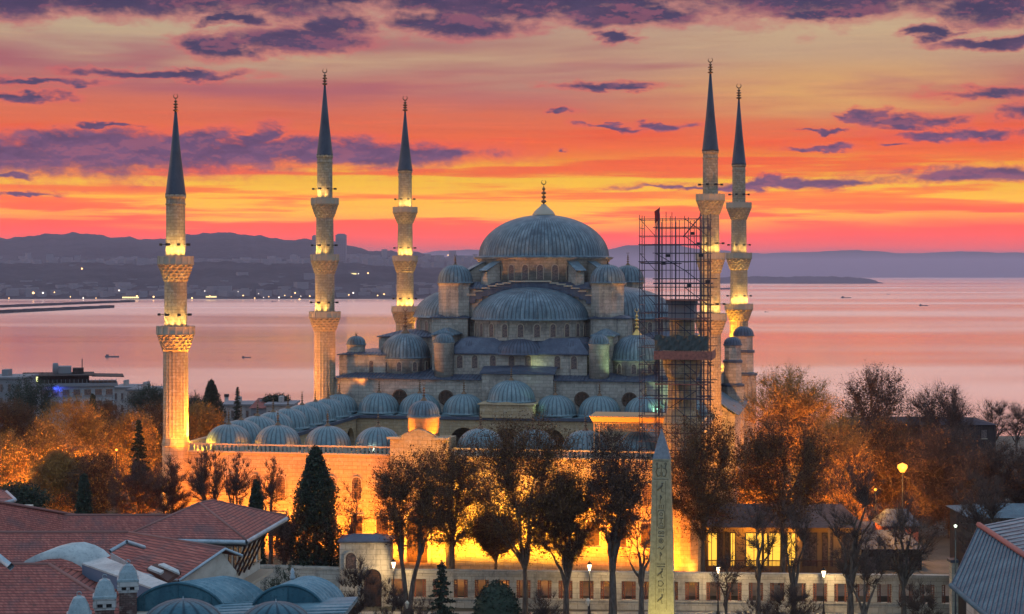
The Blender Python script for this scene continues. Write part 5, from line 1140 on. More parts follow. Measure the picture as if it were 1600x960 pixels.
for px, pyt, hw in ((286, 938, 66), (431, 942, 58)):
    d = 108.5; x, _, z = at(px, pyt, d); r = hw*d/F; c = dome(r, r*.72, 14, amt=.012, lip=.03).build('small_dome', LEADN, t, (x, d, z-r*.72)); MB().tube([(0,0,r*.72-.05),(0,0,r*.72+.25)], [.05,.02], 5).build('dome_knob', GUT, c)
m = MB(); z = zy(934, 114); xx = (558-800)/F*114
m.slab([((352-800)/F*114, 114.4, z-.4), (xx, 114.4, z), (xx-.8, 103, z-.25), (-26, 103, z-.65)][::-1], .3)
for i in range(12): y = 103.5+i*.95; m.tube([(-19, y, z-.36), (xx-.75+.8*(y-103)/11.4, y, z-.05)], .045, 4)
m.build('flat_lead_roof', LEADP2, t); MB().box(-25, xx-.9, 103.3, 114, 0, z-.9).build('wall', CREAM, t)
m = MB(); m.lathe([(.12, 0), (.2, .15), (.12, .4), (.16, .55), (.02, .8)], 8); m.build('vent', GUT, t, at(457, 906, 115.5))
# lead barn roof, right foreground
t = thing('lead_barn_roof', 'steep lead-covered roof with standing seams and a red hip, cutting the bottom right corner', 'building')
R0 = np.array(at(1529, 822, 100)); R1 = np.array(at(1660, 910, 84)); E0 = np.array(at(1486, 915, 92)); E1 = E0+(R1-R0)*1.25; B0 = np.array(at(1620, 804, 112)); B1 = B0+(R1-R0)*.9+np.array((6, 0, 0))
def seamed(a, b, c, d_, n, name, mt, r=.035):         # quad a-b (top) d-c (foot) with n seams down the fall
    o = MB().slab([tuple(a), tuple(b), tuple(c), tuple(d_)], .15).build(name, mt, t); m = MB()
    for i in range(n+1): f = i/n; p = a+(b-a)*f; q = d_+(c-d_)*f; m.tube([tuple(p+(0,0,.02)), tuple(q+(0,0,.02))], r, 4)
    tag(m.build('standing_seams', LEADD, o), kind='stuff'); return o
seamed(R0, R1, E1, E0, 26, 'front_slope', LEADN); MB().slab([tuple(B0), tuple(B1), tuple(R1), tuple(R0)], .15).build('back_slope', LEADP2, t)
m = MB()
for i in range(18):
    f = (i+.5)/18; m.tube([tuple(R0+(R1-R0)*f+(0,0,.02)), tuple(B0+(B1-B0)*f+(0,0,.02))], .035, 4)
tag(m.build('back_seam', LEADD, t), kind='stuff'); MB().tube([tuple(R0+(0,0,.08)), tuple(R1+(0,0,.08))], .16, 6, cap=True).build('hip_cap', mat('red hip flashing', None, (.26,.09,.075), .7), t)
MB().tube([tuple(E0), tuple(E1)], .15, 5).build('gutter', LEADN, t)
c0 = (R0+E0)/2; m = MB(); m.slab([(E0[0]+1.2, E0[1]+1.5, E0[2]-.5), (E1[0]+1.2, E1[1]+1.5, E1[2]-.5), (B1[0], B1[1], E0[2]-.5), (B0[0], B0[1]-1, E0[2]-.5)], 22); m.build('wall', STONEP, t)

# ------------------------------------------------------------------ town behind the left trees
HOT = mat('blue-grey render', stone_fn((.26,.30,.32), (.22,.26,.28), 3, 4, .3), rough=.9); WHT = mat('white render', None, (.17,.175,.185), .9)
def hotel():
    d = 420.0; k = d/F; x0, x1 = (28-800)*k, (192-800)*k; t = thing('hotel', 'blue-grey hotel with a roof terrace and white plant room, left of the nearest minaret', 'building', ((x0+x1)/2, d, -12), .25); w = (x1-x0)/2; Z = lambda py: zy(py, d)+12
    m = MB(); m.box(-w*.95, w*.82, 0, 14, 0, Z(604)); m.build('wall', HOT, t); m = MB(); m.box(-w, w*.88, -.8, 14.5, Z(604), Z(600)); m.build('terrace_slab', WHT, t)
    m = MB(); m.box(-w*.8, w*.35, 3, 12, Z(600), Z(588)); m.build('terrace_room', DARKW, t)
    m = MB(); m.slab([(-w*.9, 1, Z(587)), (w*.45, 1, Z(587)), (w*.45, 13, Z(586)), (-w*.9, 13, Z(586))][::-1], .25); m.slab([(w*.4, 0, Z(588)), (w, 0, Z(589.5)), (w, 12, Z(589.5)), (w*.4, 12, Z(588))][::-1], .2); m.build('awning', DARKW, t)
    for i in range(24):
        x = -w*.95+w*1.8*i/23; MB().box(x-.06, x+.06, -.5, -.4, Z(600), Z(593)).build('railing_post', WHT, t)
    m = MB(); m.box(-w*.25, w*.02, 6, 11, Z(586), Z(575)); m.build('plant_room', WHT, t); m = MB(); m.box(w*.04, w*.25, 6, 10, Z(586), Z(578)); m.build('cooling_unit', DARKW, t)
    m = MB(); m.lathe([(.7, Z(588)), (.7, Z(571)), (.5, Z(569))], 12, cx=-w*.28, cy=6); m.build('flue_pipe', WHT, t); m = MB(); m.tube([(w*.22, 6, Z(580)), (w*.22, 6, Z(563))], .12, 5); m.build('mast', IRON, t)
    for r in range(2):
        for i in range(9):
            x = -w*.88+w*1.6*i/8; p = MB().box(x-.8, x+.8, -.12, -.002, Z(618+r*18), Z(609+r*18)).build('window', GLASS, t); MB().box(x-1, x+1, -.3, 0, Z(618+r*18)-.3, Z(618+r*18)-.01).build('window_sill', WHT, p)
    p = MB().box(-w*.72, -w*.6, 2.8, 2.98, Z(597), Z(589)).build('lit_window', emit('lit terrace window', (.95, 1, .4), 1.6), t)
    lamp('POINT', (-w*.25, -.9, Z(608)), 260, (.05, .1, 1), t, size=.3, name='blue_wall_light')
hotel()
def flats(px0, px1, pyt, d, label, wm, rows=2, n=4, g=-14, roof='flat', dep=12, rz=0):
    k = d/F; x0, x1 = (px0-800)*k, (px1-800)*k; w = (x1-x0)/2; t = thing('apartment_building', label, 'building', ((x0+x1)/2, d, g), rz); zt = zy(pyt, d)-g
    MB().box(-w, w, 0, dep, 0, zt).build('wall', wm, t); m = MB(); o = .5
    if roof == 'flat': m.box(-w-o, w+o, -o, dep+o, zt, zt+.4)
    else: m.add([(-w-o,-o,zt),(w+o,-o,zt),(w+o,dep+o,zt),(-w-o,dep+o,zt),(-w*.5,dep/2,zt+2.2),(w*.5,dep/2,zt+2.2)], [(0,1,5,4),(1,2,5),(2,3,4,5),(3,0,4),(3,2,1,0)])
    m.build('roof', WHT if roof == 'flat' else TILE, t)
    for r in range(rows):
        for i in range(n):
            x = -w+2*w*(i+.5)/n; p = MB().box(x-w*.35/n, x+w*.35/n, -.1, -.002, zt-3.0-3.1*r, zt-1.3-3.1*r).build('window', GLASS, t); MB().box(x-w*.45/n, x+w*.45/n, -.25, 0, zt-3.3-3.1*r, zt-3.01-3.1*r).build('window_sill', WHT, p)
    m = MB(); m.box(-w*.2, w*.1, dep*.3, dep*.6, zt+.4, zt+1.9); m.build('roof_hut', wm, t)
flats(-30, 34, 592, 400, 'pale terrace building at the left edge behind the spreading cedar', WHT, 3, 5)
flats(176, 206, 607, 460, 'grey block with roof chimneys squeezed between the hotel and the nearest minaret', PLAST, 2, 3)
flats(200, 246, 611, 430, 'flat white-topped house just left of the nearest minaret', PLAST, 1, 3)
flats(346, 392, 634, 450, 'grey house behind the small fir, left of the forecourt domes', PLAST, 2, 4)
flats(392, 418, 638, 440, 'narrow pale house between the fir and the flat-topped pine', WHT, 2, 2, roof='hip')
flats(416, 456, 634, 420, 'house with a dark flat roof under the flat-topped pine', PLAST, 2, 4)
flats(-40, 40, 668, 330, 'white-domed low building glimpsed behind orange trees at the left edge', WHT, 1, 5, -6)
t = thing('long_house', 'long pale pitched roof slope just left of the second minaret', 'building', at(470, 0, 390)[:2]+(-12,)); z = zy(648, 390)+12; m = MB(); m.add([(-6,0,z-3),(7,0,z-.5),(7,14,z+1),(-6,14,z-2.5),(-6,0,0),(7,0,0),(7,14,0),(-6,14,0)], [(0,1,2,3),(4,5,1,0),(5,6,2,1),(6,7,3,2),(7,4,0,3)]); m.build('wall', PLAST, t); m = MB(); m.slab([(-6.5,-.5,z-2.8),(7.3,-.5,z-.2),(7.3,14.5,z+1.4),(-6.5,14.5,z-2)][::-1], .2); m.build('roof', WHT, t)
t = thing('chimney_stack', 'thin tall chimney standing between the dark tree and the small fir', 'chimney', at(354, 0, 520)[:2]+(-16,)); m = MB(); m.lathe([(.9, 0), (.6, zy(617, 520)+16)], 10); m.build('shaft', PLAST, t); m = MB(); m.lathe([(.75, 0), (.75, .8)], 10); m.build('rim', IRON, t, (0, 0, zy(617, 520)+15.4))
# ------------------------------------------------------------------ trees
def bez(p0, p1, p2, n):
    return [tuple((1-t)**2*p0[k]+2*t*(1-t)*p1[k]+t*t*p2[k] for k in range(3)) for t in [i/n for i in range(n+1)]]
class Foliage:
    """many small leaf faces and twigs, gathered as arrays and linked as ONE mesh"""
    def __init__(s, seed): s.q = []; s.t = []; s.rng = np.random.default_rng(seed)
    def leaves(s, c, sp, n, s0, s1, squash=.8):
        if n < 1: return
        g = s.rng; x = g.normal(0, .5, (n, 3)); L = np.linalg.norm(x, axis=1); x *= (np.minimum(L, 1.25)/np.maximum(L, 1e-6))[:, None]; x[:, 2] *= squash
        p = np.array(c)+x*sp; k = g.uniform(s0, s1, n)[:, None]
        a = g.normal(size=(n, 3)); a /= np.linalg.norm(a, axis=1)[:, None]; b = np.cross(a, g.normal(size=(n, 3))); b /= np.linalg.norm(b, axis=1)[:, None]
        a *= k*.5; b *= k*.32; s.q.append(np.stack((p-a, p+b, p+a, p-b), 1).reshape(-1, 3))
    def twigs(s, P, Q, r):
        P = np.array(P, float).reshape(-1, 3); Q = np.array(Q, float).reshape(-1, 3)
        if not len(P): return
        d = Q-P; d /= np.linalg.norm(d, axis=1)[:, None]+1e-6; u = np.cross(d, (.3, .2, 1)); u /= np.linalg.norm(u, axis=1)[:, None]+1e-6; w = np.cross(d, u); r = np.broadcast_to(np.array(r, float), (len(P),))[:, None]
        s.t.append(np.stack([P+(cos(a)*u+sin(a)*w)*r for a in (0, 2.1, 4.2)]+[Q], 1).reshape(-1, 3))
    def build(s, name, m, parent):
        q = np.concatenate(s.q) if s.q else np.zeros((0, 3)); t = np.concatenate(s.t) if s.t else np.zeros((0, 3)); nq, nt = len(q)//4, len(t)//4
        v = np.concatenate((q, t)); ti = (np.arange(nt)*4+len(q))[:, None]+np.array([0,1,3,1,2,3,2,0,3])[None]
        loops = np.concatenate((np.arange(nq*4), ti.ravel())).astype(np.int32); starts = np.concatenate((np.arange(nq)*4, nq*4+np.arange(nt*3)*3)).astype(np.int32)
        me = bpy.data.meshes.new(name); me.vertices.add(len(v)); me.vertices.foreach_set('co', v.astype(np.float32).ravel()); me.loops.add(len(loops)); me.loops.foreach_set('vertex_index', loops)
        me.polygons.add(len(starts)); me.polygons.foreach_set('loop_start', starts); me.update(calc_edges=True); me.validate(); me.materials.append(m)
        o = bpy.data.objects.new(name, me); COL.objects.link(o); o.parent = parent; return o
def make_tree(seed, H, cw, cb, tr, leaf, bark, nleaf=4200, ntwig=1400, nclump=60, fork=.30, stems=1, lean=0, lsize=(.13, .31), top=1.0, upr=.5, name='tree', spread=None, bottom=.7, gap=0.0):
    """a broadleaf: H tall, crown of half width cw starting at height cb; returns (trunk mesh, crown mesh)"""
    rr = random.Random(seed); tm = MB()
    sp = spread or max(cw*.36, .9); H0 = H; H = H-.55*sp; cb = cb+.35*sp; cw = max(cw-.25*sp, cw*.6); cz = (cb+H)/2; ch = (H-cb)/2; clumps = []
    lump = [(rr.uniform(0, 2*pi), rr.uniform(-.7, .9), rr.uniform(.75, 1.12)) for _ in range(7)]
    for _ in range(nclump):
        for _try in range(30):
            a = rr.uniform(0, 2*pi); h = rr.uniform(-1, 1)
            rmax = sqrt(max(0, 1-abs(h)**2.2))*(1 if h > 0 else (1+h*(1-bottom)*.6))
            m_ = 1.0
            for la, lh, ls in lump:
                dd = abs((a-la+pi) % (2*pi)-pi)+abs(h-lh); m_ *= 1+(ls-1)*max(0, 1-dd/1.2)*1.6
            q = rr.random()**.42; x, y, z = cos(a)*rmax*q*m_, sin(a)*rmax*q*m_, h*(.6+.4*q)*top
            if all((x-c[0])**2+(y-c[1])**2+(z-c[2])**2 > .05 for c in clumps): break
        clumps.append((x, y, z))
    C3 = [(x*cw+lean*.5, y*cw, cz+z*ch) for x, y, z in clumps]
    base = [(rr.uniform(-.3, .3)*(stems > 1), rr.uniform(-.3, .3)*(stems > 1), -.3) for _ in range(stems)]
    forks = []
    for s_ in range(stems):
        hf = H*fork*rr.uniform(.85, 1.15); off = (lean*.35+(s_-(stems-1)/2)*1.6*(stems > 1), rr.uniform(-.3, .3))
        top_ = (base[s_][0]+off[0], base[s_][1]+off[1], hf); pts = bez(base[s_], (base[s_][0]+off[0]*.15+rr.uniform(-.15, .15), base[s_][1], hf*.55), top_, 5)
        tm.tube(pts, [tr*(1.35 if i == 0 else 1-.07*i)/sqrt(stems) for i in range(6)], 7); forks.append(top_)
    nl = max(4, min(9, nclump//7)); limbs = rr.sample(C3, nl); nodes = []
    for L in limbs:
        f0 = min(forks, key=lambda f: abs(f[0]-L[0])+rr.random()); e = tuple(f0[k]+(L[k]-f0[k])*.72 for k in range(3))
        mid = (f0[0]+(e[0]-f0[0])*.35, f0[1]+(e[1]-f0[1])*.35, f0[2]+(e[2]-f0[2])*(.5+.2*upr)); pts = bez(f0, mid, e, 5)
        pts = [pts[0]]+[(p[0]+rr.uniform(-.15,.15), p[1]+rr.uniform(-.15,.15), p[2]) for p in pts[1:]]
        tm.tube(pts, [tr*(.62-.085*i)/sqrt(stems) for i in range(6)], 5); nodes += [(p, tr*(.62-.085*i)) for i, p in enumerate(pts) if i > 1]
    tips = []
    for c in C3:
        n0, r0 = min(nodes, key=lambda n: sum((n[0][k]-c[k])**2 for k in range(3))+(2.0 if n[0][2] > c[2] else 0)*6)
        mid = tuple((n0[k]+c[k])/2+rr.uniform(-.25,.25)+(.25 if k == 2 else 0) for k in range(3)); pts = bez(n0, mid, c, 4); r = min(r0*.6, .085)
        tm.tube(pts, [r, r*.8, r*.62, r*.45, .015], 4); tips += pts[1:]
    fo = Foliage(seed); g = fo.rng
    T_ = np.array(tips+C3); p = T_[g.integers(0, len(T_), ntwig)]
    out = p-np.array((lean*.4, 0, cb+ch*.3)); out[:, 2] *= .8; out /= np.linalg.norm(out, axis=1)[:, None]+.01
    d = out*g.uniform(.6, .9, (ntwig, 1))+g.normal((0, 0, .35*upr+.1), (.5, .5, .45), (ntwig, 3)); d /= np.linalg.norm(d, axis=1)[:, None]+.01; L = g.uniform(.5, 1.5, (ntwig, 1))*sp*.75
    fo.twigs(p, p+d*L, g.uniform(.014, .03, ntwig))
    for q in range(2):
        p2 = p+d*L*g.uniform(.25, .75, (ntwig, 1)); d2 = d+g.normal((0, 0, .2), (.6, .6, .4), (ntwig, 3)); fo.twigs(p2, p2+d2*L*.5, .013)
    per = nleaf/len(C3)
    for c in C3:
        f = rr.uniform(.45, 1.55)
        if rr.random() < gap: continue
        fo.leaves(c, sp*.85, int(per*f*.4), *lsize)
    n2 = int(nleaf*.75)                                    # most leaves hang along the twigs, thicker in some boughs than others
    if n2 > 0 and ntwig:
        wgt = .35+g.random(len(C3))**2*1.9; near = np.argmin(((p[:, None, :]-np.array(C3)[None])**2).sum(2), 1); pr = wgt[near]; pr = pr/pr.sum(); ix = g.choice(ntwig, n2, p=pr)
        cen = p[ix]+d[ix]*L[ix]*g.uniform(.15, 1.1, (n2, 1))+g.normal(0, .16, (n2, 3)); k = g.uniform(*lsize, n2)[:, None]
        a = g.normal(size=(n2, 3)); a /= np.linalg.norm(a, axis=1)[:, None]; b = np.cross(a, g.normal(size=(n2, 3))); b /= np.linalg.norm(b, axis=1)[:, None]; a *= k*.5; b *= k*.32
        fo.q.append(np.stack((cen-a, cen+b, cen+a, cen-b), 1).reshape(-1, 3))
    return tm, fo
def conifer(seed, H, w, mtype='fir'):
    rr = random.Random(seed); tm = MB(); fo = Foliage(seed)
    tm.tube([(0,0,-.3), (0,0,H*.5), (0,0,H*.97)], [.015*H+.06, .009*H+.04, .02], 6)
    if mtype == 'fir':
        z = H*.10
        while z < H*.985:
            f = 1-z/H; m = rr.choice((4, 5, 6)); a0 = rr.uniform(0, 6)
            for q in range(m):
                L = w*(f**.75)*rr.choice((.6, .85, 1.0, 1.15, .95))+.10; a = a0+2*pi*q/m+rr.uniform(-.3, .3); zz = z+rr.uniform(-.25, .25)
                tip = (L*cos(a), L*sin(a), zz-L*rr.uniform(.05, .3)); tm.tube([(0,0,zz), tuple((tip[k]*.55+(0,0,zz)[k]*.45)-(0,0,L*.05)[k] for k in range(3)), tip], [.035, .02, .01], 3)
                for s_ in range(int(4+L*6)):
                    t_ = rr.uniform(.12, 1.0); fo.leaves((tip[0]*t_, tip[1]*t_, zz+(tip[2]-zz)*t_), .16+.16*L*(1.1-t_), 5, .14, .36, .4)
            z += rr.uniform(.35, .62)*(.6+.5*f)
        fo.leaves((0, 0, H*.97), .18, 16, .12, .26, 2)
    else:                                                  # a dense columnar evergreen
        n = int(2600*H/10)
        for _ in range(n):
            h = rr.random()**.85; z = H*(.07+.92*h); prof = min(1, h*5+.35)*(1-h**2.4)**.75*(1+.10*sin(h*19+seed)); a = rr.uniform(0, 2*pi)
            r = w*prof*rr.random()**.4*(1+.14*sin(3*a+h*9)+.10*sin(7*a-h*21)); fo.leaves((r*cos(a), r*sin(a), z), .30+.03*w, 6, .16, .42, 1.4)
        P, Q = [], []
        for _ in range(260):
            h = rr.random(); a = rr.uniform(0, 2*pi); r = w*min(1, h*5+.35)*(1-h**2.4)**.75; z = H*(.07+.92*h); P.append((r*.6*cos(a), r*.6*sin(a), z)); Q.append((r*1.12*cos(a), r*1.12*sin(a), z+.7))
        fo.twigs(P, Q, .03)
    return tm, fo
def plant(mesh, label, cat, name, px, d, g=0.0, leafm=LEAFB, group=None, barkm=BARK, rz=0, scale=None):
    tm, lm = mesh; x = (px-800)/F*d; t = thing(name, label, cat, (x, d, g), rz, group)
    tm.build('trunk', barkm, t)
    lm.build('crown', leafm, t)
    if scale: t.scale = scale
    return t
def tree_at(seed, px, pyt, pyb, hwpx, d, g, label, leafm, kind='leafy', name='autumn_tree', cat='tree', group=None, **kw):
    """a broadleaf whose crown runs from row pyt to row pyb and is 2*hwpx pixels wide at distance d, rooted at height g"""
    H = zy(pyt, d)-g; cb = zy(pyb, d)-g; cw = hwpx*d/F*1.06
    a = dict(leafy=dict(nleaf=12000, ntwig=1600, nclump=90), thin=dict(nleaf=8500, ntwig=5200, gap=.05, nclump=110), bare=dict(nleaf=150, ntwig=3000, nclump=70), dense=dict(nleaf=19000, ntwig=900, nclump=110))[kind]
    a.update(kw); a.setdefault('tr', .022*H+.05)
    return plant(make_tree(seed, H, cw, cb, a.pop('tr'), None, None, **a), label, cat, name, px, d, g, leafm, group)
G1 = 'plane trees before the floodlit wall'
tree_at(1, 638, 700, 866, 70, 189, 0, 'brown autumn tree beside the gate block, its curved trunk in front of the wall', LEAFB, group=G1, stems=2, fork=.42, nleaf=13016, lsize=(.11, .25), ntwig=2600, lean=.6)
tree_at(2, 706, 686, 866, 74, 200, 1.2, 'brown autumn tree with a straight trunk behind the wall, below the street portal dome', LEAFB, group=G1, fork=.36, nleaf=13016, lsize=(.11, .25), ntwig=2600)
tree_at(3, 820, 638, 868, 104, 191, 0, 'largest autumn tree, its crown covering the forecourt wall left of the dark oval tree', LEAFB, 'dense', group=G1, fork=.26, nleaf=24031, lsize=(.11, .25), ntwig=2600, tr=.36, nclump=110, bottom=.6)
tree_at(4, 885, 735, 880, 54, 188, 0, 'slender forked tree with few leaves between the largest tree and the dark oval tree', LEAFB, 'thin', group=G1, fork=.22, stems=1, upr=1)
tree_at(5, 957, 668, 850, 52, 187, 0, 'dark oval tree left of the obelisk, forking low above the grilled wall', LEAFP, 'dense', group=G1, fork=.24, nleaf=19024, lsize=(.11, .25), ntwig=2600, upr=1, bottom=.7)
tree_at(6, 775, 800, 868, 36, 203, 1.2, 'small low autumn tree glowing in front of the brightest stretch of wall', LEAFB, 'thin', group=G1, fork=.3)
tree_at(7, 1098, 638, 850, 76, 200, 1.2, 'dense autumn tree immediately right of the obelisk, hiding the foot of the scaffolding', LEAFB, 'dense', group=G1, fork=.3, nleaf=20026, lsize=(.11, .25), ntwig=2600, tr=.34, bottom=.6)
tree_at(8, 1222, 646, 830, 84, 204, 1.2, 'broad thick-trunked tree over the lit low building', LEAFB, 'dense', group=G1, fork=.42, nleaf=18023, lsize=(.11, .25), ntwig=2600, tr=.4)
G2 = 'bare trees along the right half of the wall'
tree_at(21, 1003, 770, 880, 42, 186, 0, 'bare drooping branches close on the left side of the obelisk', LEAFP, 'bare', 'bare_tree', group=G2, upr=.2, fork=.3, ntwig=700, nclump=26)
tree_at(22, 1185, 780, 900, 40, 189, 0, 'bare forked tree in front of the glowing windows, left of another bare tree', LEAFP, 'bare', 'bare_tree', group=G2, upr=1, fork=.26, ntwig=1000, nclump=36)
tree_at(23, 1240, 770, 895, 38, 188, 0, 'bare tree with several upright limbs in front of the brightest window', LEAFP, 'bare', 'bare_tree', group=G2, upr=1, fork=.2, ntwig=1000, nclump=36)
tree_at(24, 1328, 700, 890, 52, 188, 0, 'tall thin bare tree left of the blazing lamp, dark against the orange crowns', LEAFP, 'bare', 'bare_tree', group=G2, upr=1.2, fork=.2, ntwig=1800)
tree_at(25, 1412, 770, 905, 52, 186, 0, 'bare spreading tree below the blazing lamp, in front of the grilled wall', LEAFP, 'bare', 'bare_tree', group=G2, upr=.8, fork=.25, ntwig=1500)
tree_at(26, 1350, 830, 925, 44, 181, 0, 'low bare twiggy tree before the grilled wall, right of the last lit street lamp', LEAFP, 'bare', 'bare_tree', group=G2, upr=1, fork=.15, ntwig=1300, nclump=40)
tree_at(27, 1135, 860, 930, 36, 184, 0, 'young bare tree arching over the lit lamp right of the obelisk', LEAFP, 'bare', 'bare_tree', group=G2, upr=.6, fork=.25, ntwig=500, nclump=26)
tree_at(28, 1532, 735, 880, 46, 170, 0, 'bare dark tree in front of the timber building, behind the tip of the barn roof', LEAFP, 'bare', 'bare_tree', group=G2, upr=.9, fork=.3, ntwig=2600)
G3 = 'tall autumn trees on the right'
tree_at(31, 1240, 573, 740, 76, 262, 1, 'tall orange-lit tree right of the flank turrets, crown against the sea', LEAFO, 'thin', group=G3, nleaf=22230, ntwig=6000)
tree_at(32, 1368, 568, 720, 58, 300, 0, 'dark round-topped tree standing highest against the sea on the right', LEAFP, 'leafy', group=G3, nleaf=20520)
tree_at(33, 1470, 596, 740, 56, 310, 0, 'bushy brown tree against the sea, above the big dark hall', LEAFP, 'thin', group=G3, ntwig=5200)
tree_at(34, 1310, 640, 840, 62, 240, 1.2, 'orange-lit thinning tree between the lit building and the blazing lamp', LEAFO, 'thin', group=G3, ntwig=6400, nleaf=15390)
tree_at(35, 1395, 640, 830, 70, 250, 1.2, 'brown thinning tree directly behind the blazing lamp', LEAFB, 'thin', group=G3, ntwig=7200, nleaf=13680)
tree_at(36, 1485, 660, 840, 66, 240, 1, 'dark brown twiggy tree right of the blazing lamp', LEAFP, 'thin', group=G3, ntwig=7200, nleaf=13680)
tree_at(37, 1570, 690, 830, 66, 225, 0, 'dark brown tree at the right edge above the lead barn roof', LEAFP, 'thin', group=G3, ntwig=7200, nleaf=15390)
tree_at(38, 1190, 690, 840, 50, 232, 1.2, 'orange-lit tree behind the broad thick-trunked tree', LEAFO, 'leafy', group=G3, nleaf=17100)
tree_at(39, 1440, 720, 850, 50, 262, 1.0, 'shadowy low tree in the gap right of the blazing lamp', LEAFP, 'thin', group=G3, ntwig=5200)
G4 = 'bare pale trees on the skyline at far right'
tree_at(41, 1552, 622, 690, 30, 360, -2, 'bare skyline tree right of the big dark hall', LEAFP, 'bare', 'bare_tree', group=G4, ntwig=1800, lsize=(.2,.3))
tree_at(42, 1588, 626, 690, 30, 365, -2, 'bare skyline tree touching the right edge', LEAFP, 'bare', 'bare_tree', group=G4, ntwig=1800)
G5 = 'orange-lit trees on the left'
tree_at(51, 12, 668, 800, 52, 262, 0, 'orange-lit tree at the left edge below the pale terrace building', LEAFO, 'thin', group=G5, ntwig=3000, nleaf=21736)
tree_at(52, 112, 618, 790, 62, 268, 0, 'broad fan of orange-lit twigs below the hotel', LEAFO, 'thin', group=G5, ntwig=4200, nleaf=25080)
tree_at(53, 205, 640, 780, 46, 275, 0, 'orange-lit tree behind the young fir, next to the nearest minaret', LEAFO, 'thin', group=G5, ntwig=3200, nleaf=21736)
tree_at(54, 312, 628, 700, 36, 300, 0, 'orange-lit tree just right of the nearest minaret shaft', LEAFO, 'thin', group=G5, ntwig=2200, nleaf=17556)
tree_at(55, 60, 650, 760, 40, 300, 0, 'dull brown tree between the cedar and the broad orange fan', LEAFB, 'thin', group=G5, ntwig=2600, nleaf=17556)
tree_at(56, 245, 622, 740, 46, 310, 0, 'brown tree crown behind the nearest minaret, left side', LEAFB, 'thin', group=G5, ntwig=2600, nleaf=17556)
tree_at(57, 150, 705, 812, 46, 232, 0, 'brown tree in the gap beside the glowing yellow lamp', LEAFB, 'thin', group=G5, ntwig=3000, nleaf=15884)
tree_at(58, 92, 700, 812, 40, 236, 0, 'brown twiggy tree in front of the brightest orange glow', LEAFO, 'thin', group=G5, ntwig=2800, nleaf=16720)
G6 = 'grey twiggy trees behind the tiled roofs'
tree_at(61, 215, 716, 815, 46, 214, 0, 'grey-brown twiggy tree under the young fir', LEAFP, 'bare', 'bare_tree', group=G6, ntwig=3600, nleaf=900)
tree_at(62, 262, 712, 815, 36, 212, 0, 'grey-brown twiggy tree in front of the foot of the nearest minaret', LEAFP, 'bare', 'bare_tree', group=G6, ntwig=3200, nleaf=900)
tree_at(63, 325, 696, 790, 34, 206, 0, 'bare tree with upright whips at the left end of the floodlit wall', LEAFP, 'bare', 'bare_tree', group=G6, ntwig=2600, upr=1.4)
tree_at(64, 372, 706, 790, 28, 205, 0, 'pollarded bare tree before the floodlit wall, second from its left end', LEAFP, 'bare', 'bare_tree', group=G6, ntwig=1300, upr=1.4, nclump=40)
tree_at(65, 420, 715, 800, 30, 206, 0, 'leaning bare tree before the floodlit wall, left of the cypress', LEAFP, 'bare', 'bare_tree', group=G6, ntwig=1200, upr=1.2, nclump=36, lean=.8)
tree_at(66, 548, 745, 850, 32, 204, 1, 'thin bare tree right of the cypress, faint against the floodlit wall', LEAFP, 'bare', 'bare_tree', group=G6, ntwig=700, nclump=30)
tree_at(67, 445, 800, 880, 24, 200, 1, 'shadowy small tree between the hipped pavilion and the cypress', LEAFP, 'thin', group=G6, ntwig=1500, nleaf=3420)
# conifers
def con(seed, px, pyt, pyb, hw, d, g, label, kind, name, group=None):
    H = zy(pyt, d)-g; t = plant(conifer(seed, H, hw*d/F, kind), label, 'tree', name, px, d, g, LEAFG, group); return t
con(1, 493, 702, 890, 41, 201, .6, 'big dark cypress in front of the floodlit wall', 'cyp', 'cypress')
con(2, 217, 655, 770, 30, 238, 0, 'young dark fir among the orange-lit trees left of the nearest minaret', 'fir', 'fir_tree')
con(3, 371, 604, 660, 17, 395, -10, 'small pointed fir against the sea beyond the forecourt domes', 'fir', 'fir_tree')
con(4, 131, 745, 812, 15, 205, 0, 'narrow dark conifer rising behind the tiled roofs at left', 'cyp', 'cypress')
con(5, 400, 754, 812, 13, 200, 1, 'little dark conifer just left of the big cypress', 'cyp', 'cypress')
con(6, 690, 876, 965, 34, 172, 0, 'small dark fir standing on the square in front of the grilled wall', 'fir', 'fir_tree')
con(7, 330, 596, 680, 26, 345, -4, 'dark columnar evergreen right of the nearest minaret, against the sea', 'cyp', 'cypress')
con(8, 145, 618, 660, 7, 300, 0, 'slim cypress tip in front of the hotel', 'cyp', 'cypress')
tree_at(75, 48, 584, 665, 44, 336, -4, 'spreading dark cedar in front of the hotel at left', LEAFG, 'dense', 'cedar', nleaf=9000, upr=.1)
tree_at(76, 12, 622, 700, 46, 300, 0, 'dull brown tree at the left edge below the pale terrace building and cedar', LEAFB, 'thin', group=G5, ntwig=4000, nleaf=9000)
tree_at(77, 165, 622, 720, 40, 305, 0, 'brown tree hiding the foot of the hotel, left of the nearest minaret', LEAFB, 'thin', group=G5, ntwig=4000, nleaf=9000)
tree_at(71, 300, 612, 680, 30, 350, -4, 'dark evergreen bush behind the nearest minaret shaft, right side', LEAFG, 'dense', 'evergreen_tree', nleaf=11400)
tree_at(72, 432, 616, 632, 20, 430, -8, 'flat-topped dark pine on the skyline beyond the forecourt domes', LEAFG, 'dense', 'pine_tree', nleaf=4940, lsize=(.3,.5))
tree_at(73, 30, 752, 812, 40, 190, 0, 'dark rounded evergreen at the left edge above the tiled roofs', LEAFG, 'dense', 'evergreen_tree', nleaf=11400)
tree_at(74, 232, 600, 650, 30, 400, -6, 'dark tree clump touching the left side of the nearest minaret, before the sea', LEAFG, 'dense', 'evergreen_tree', nleaf=9500)
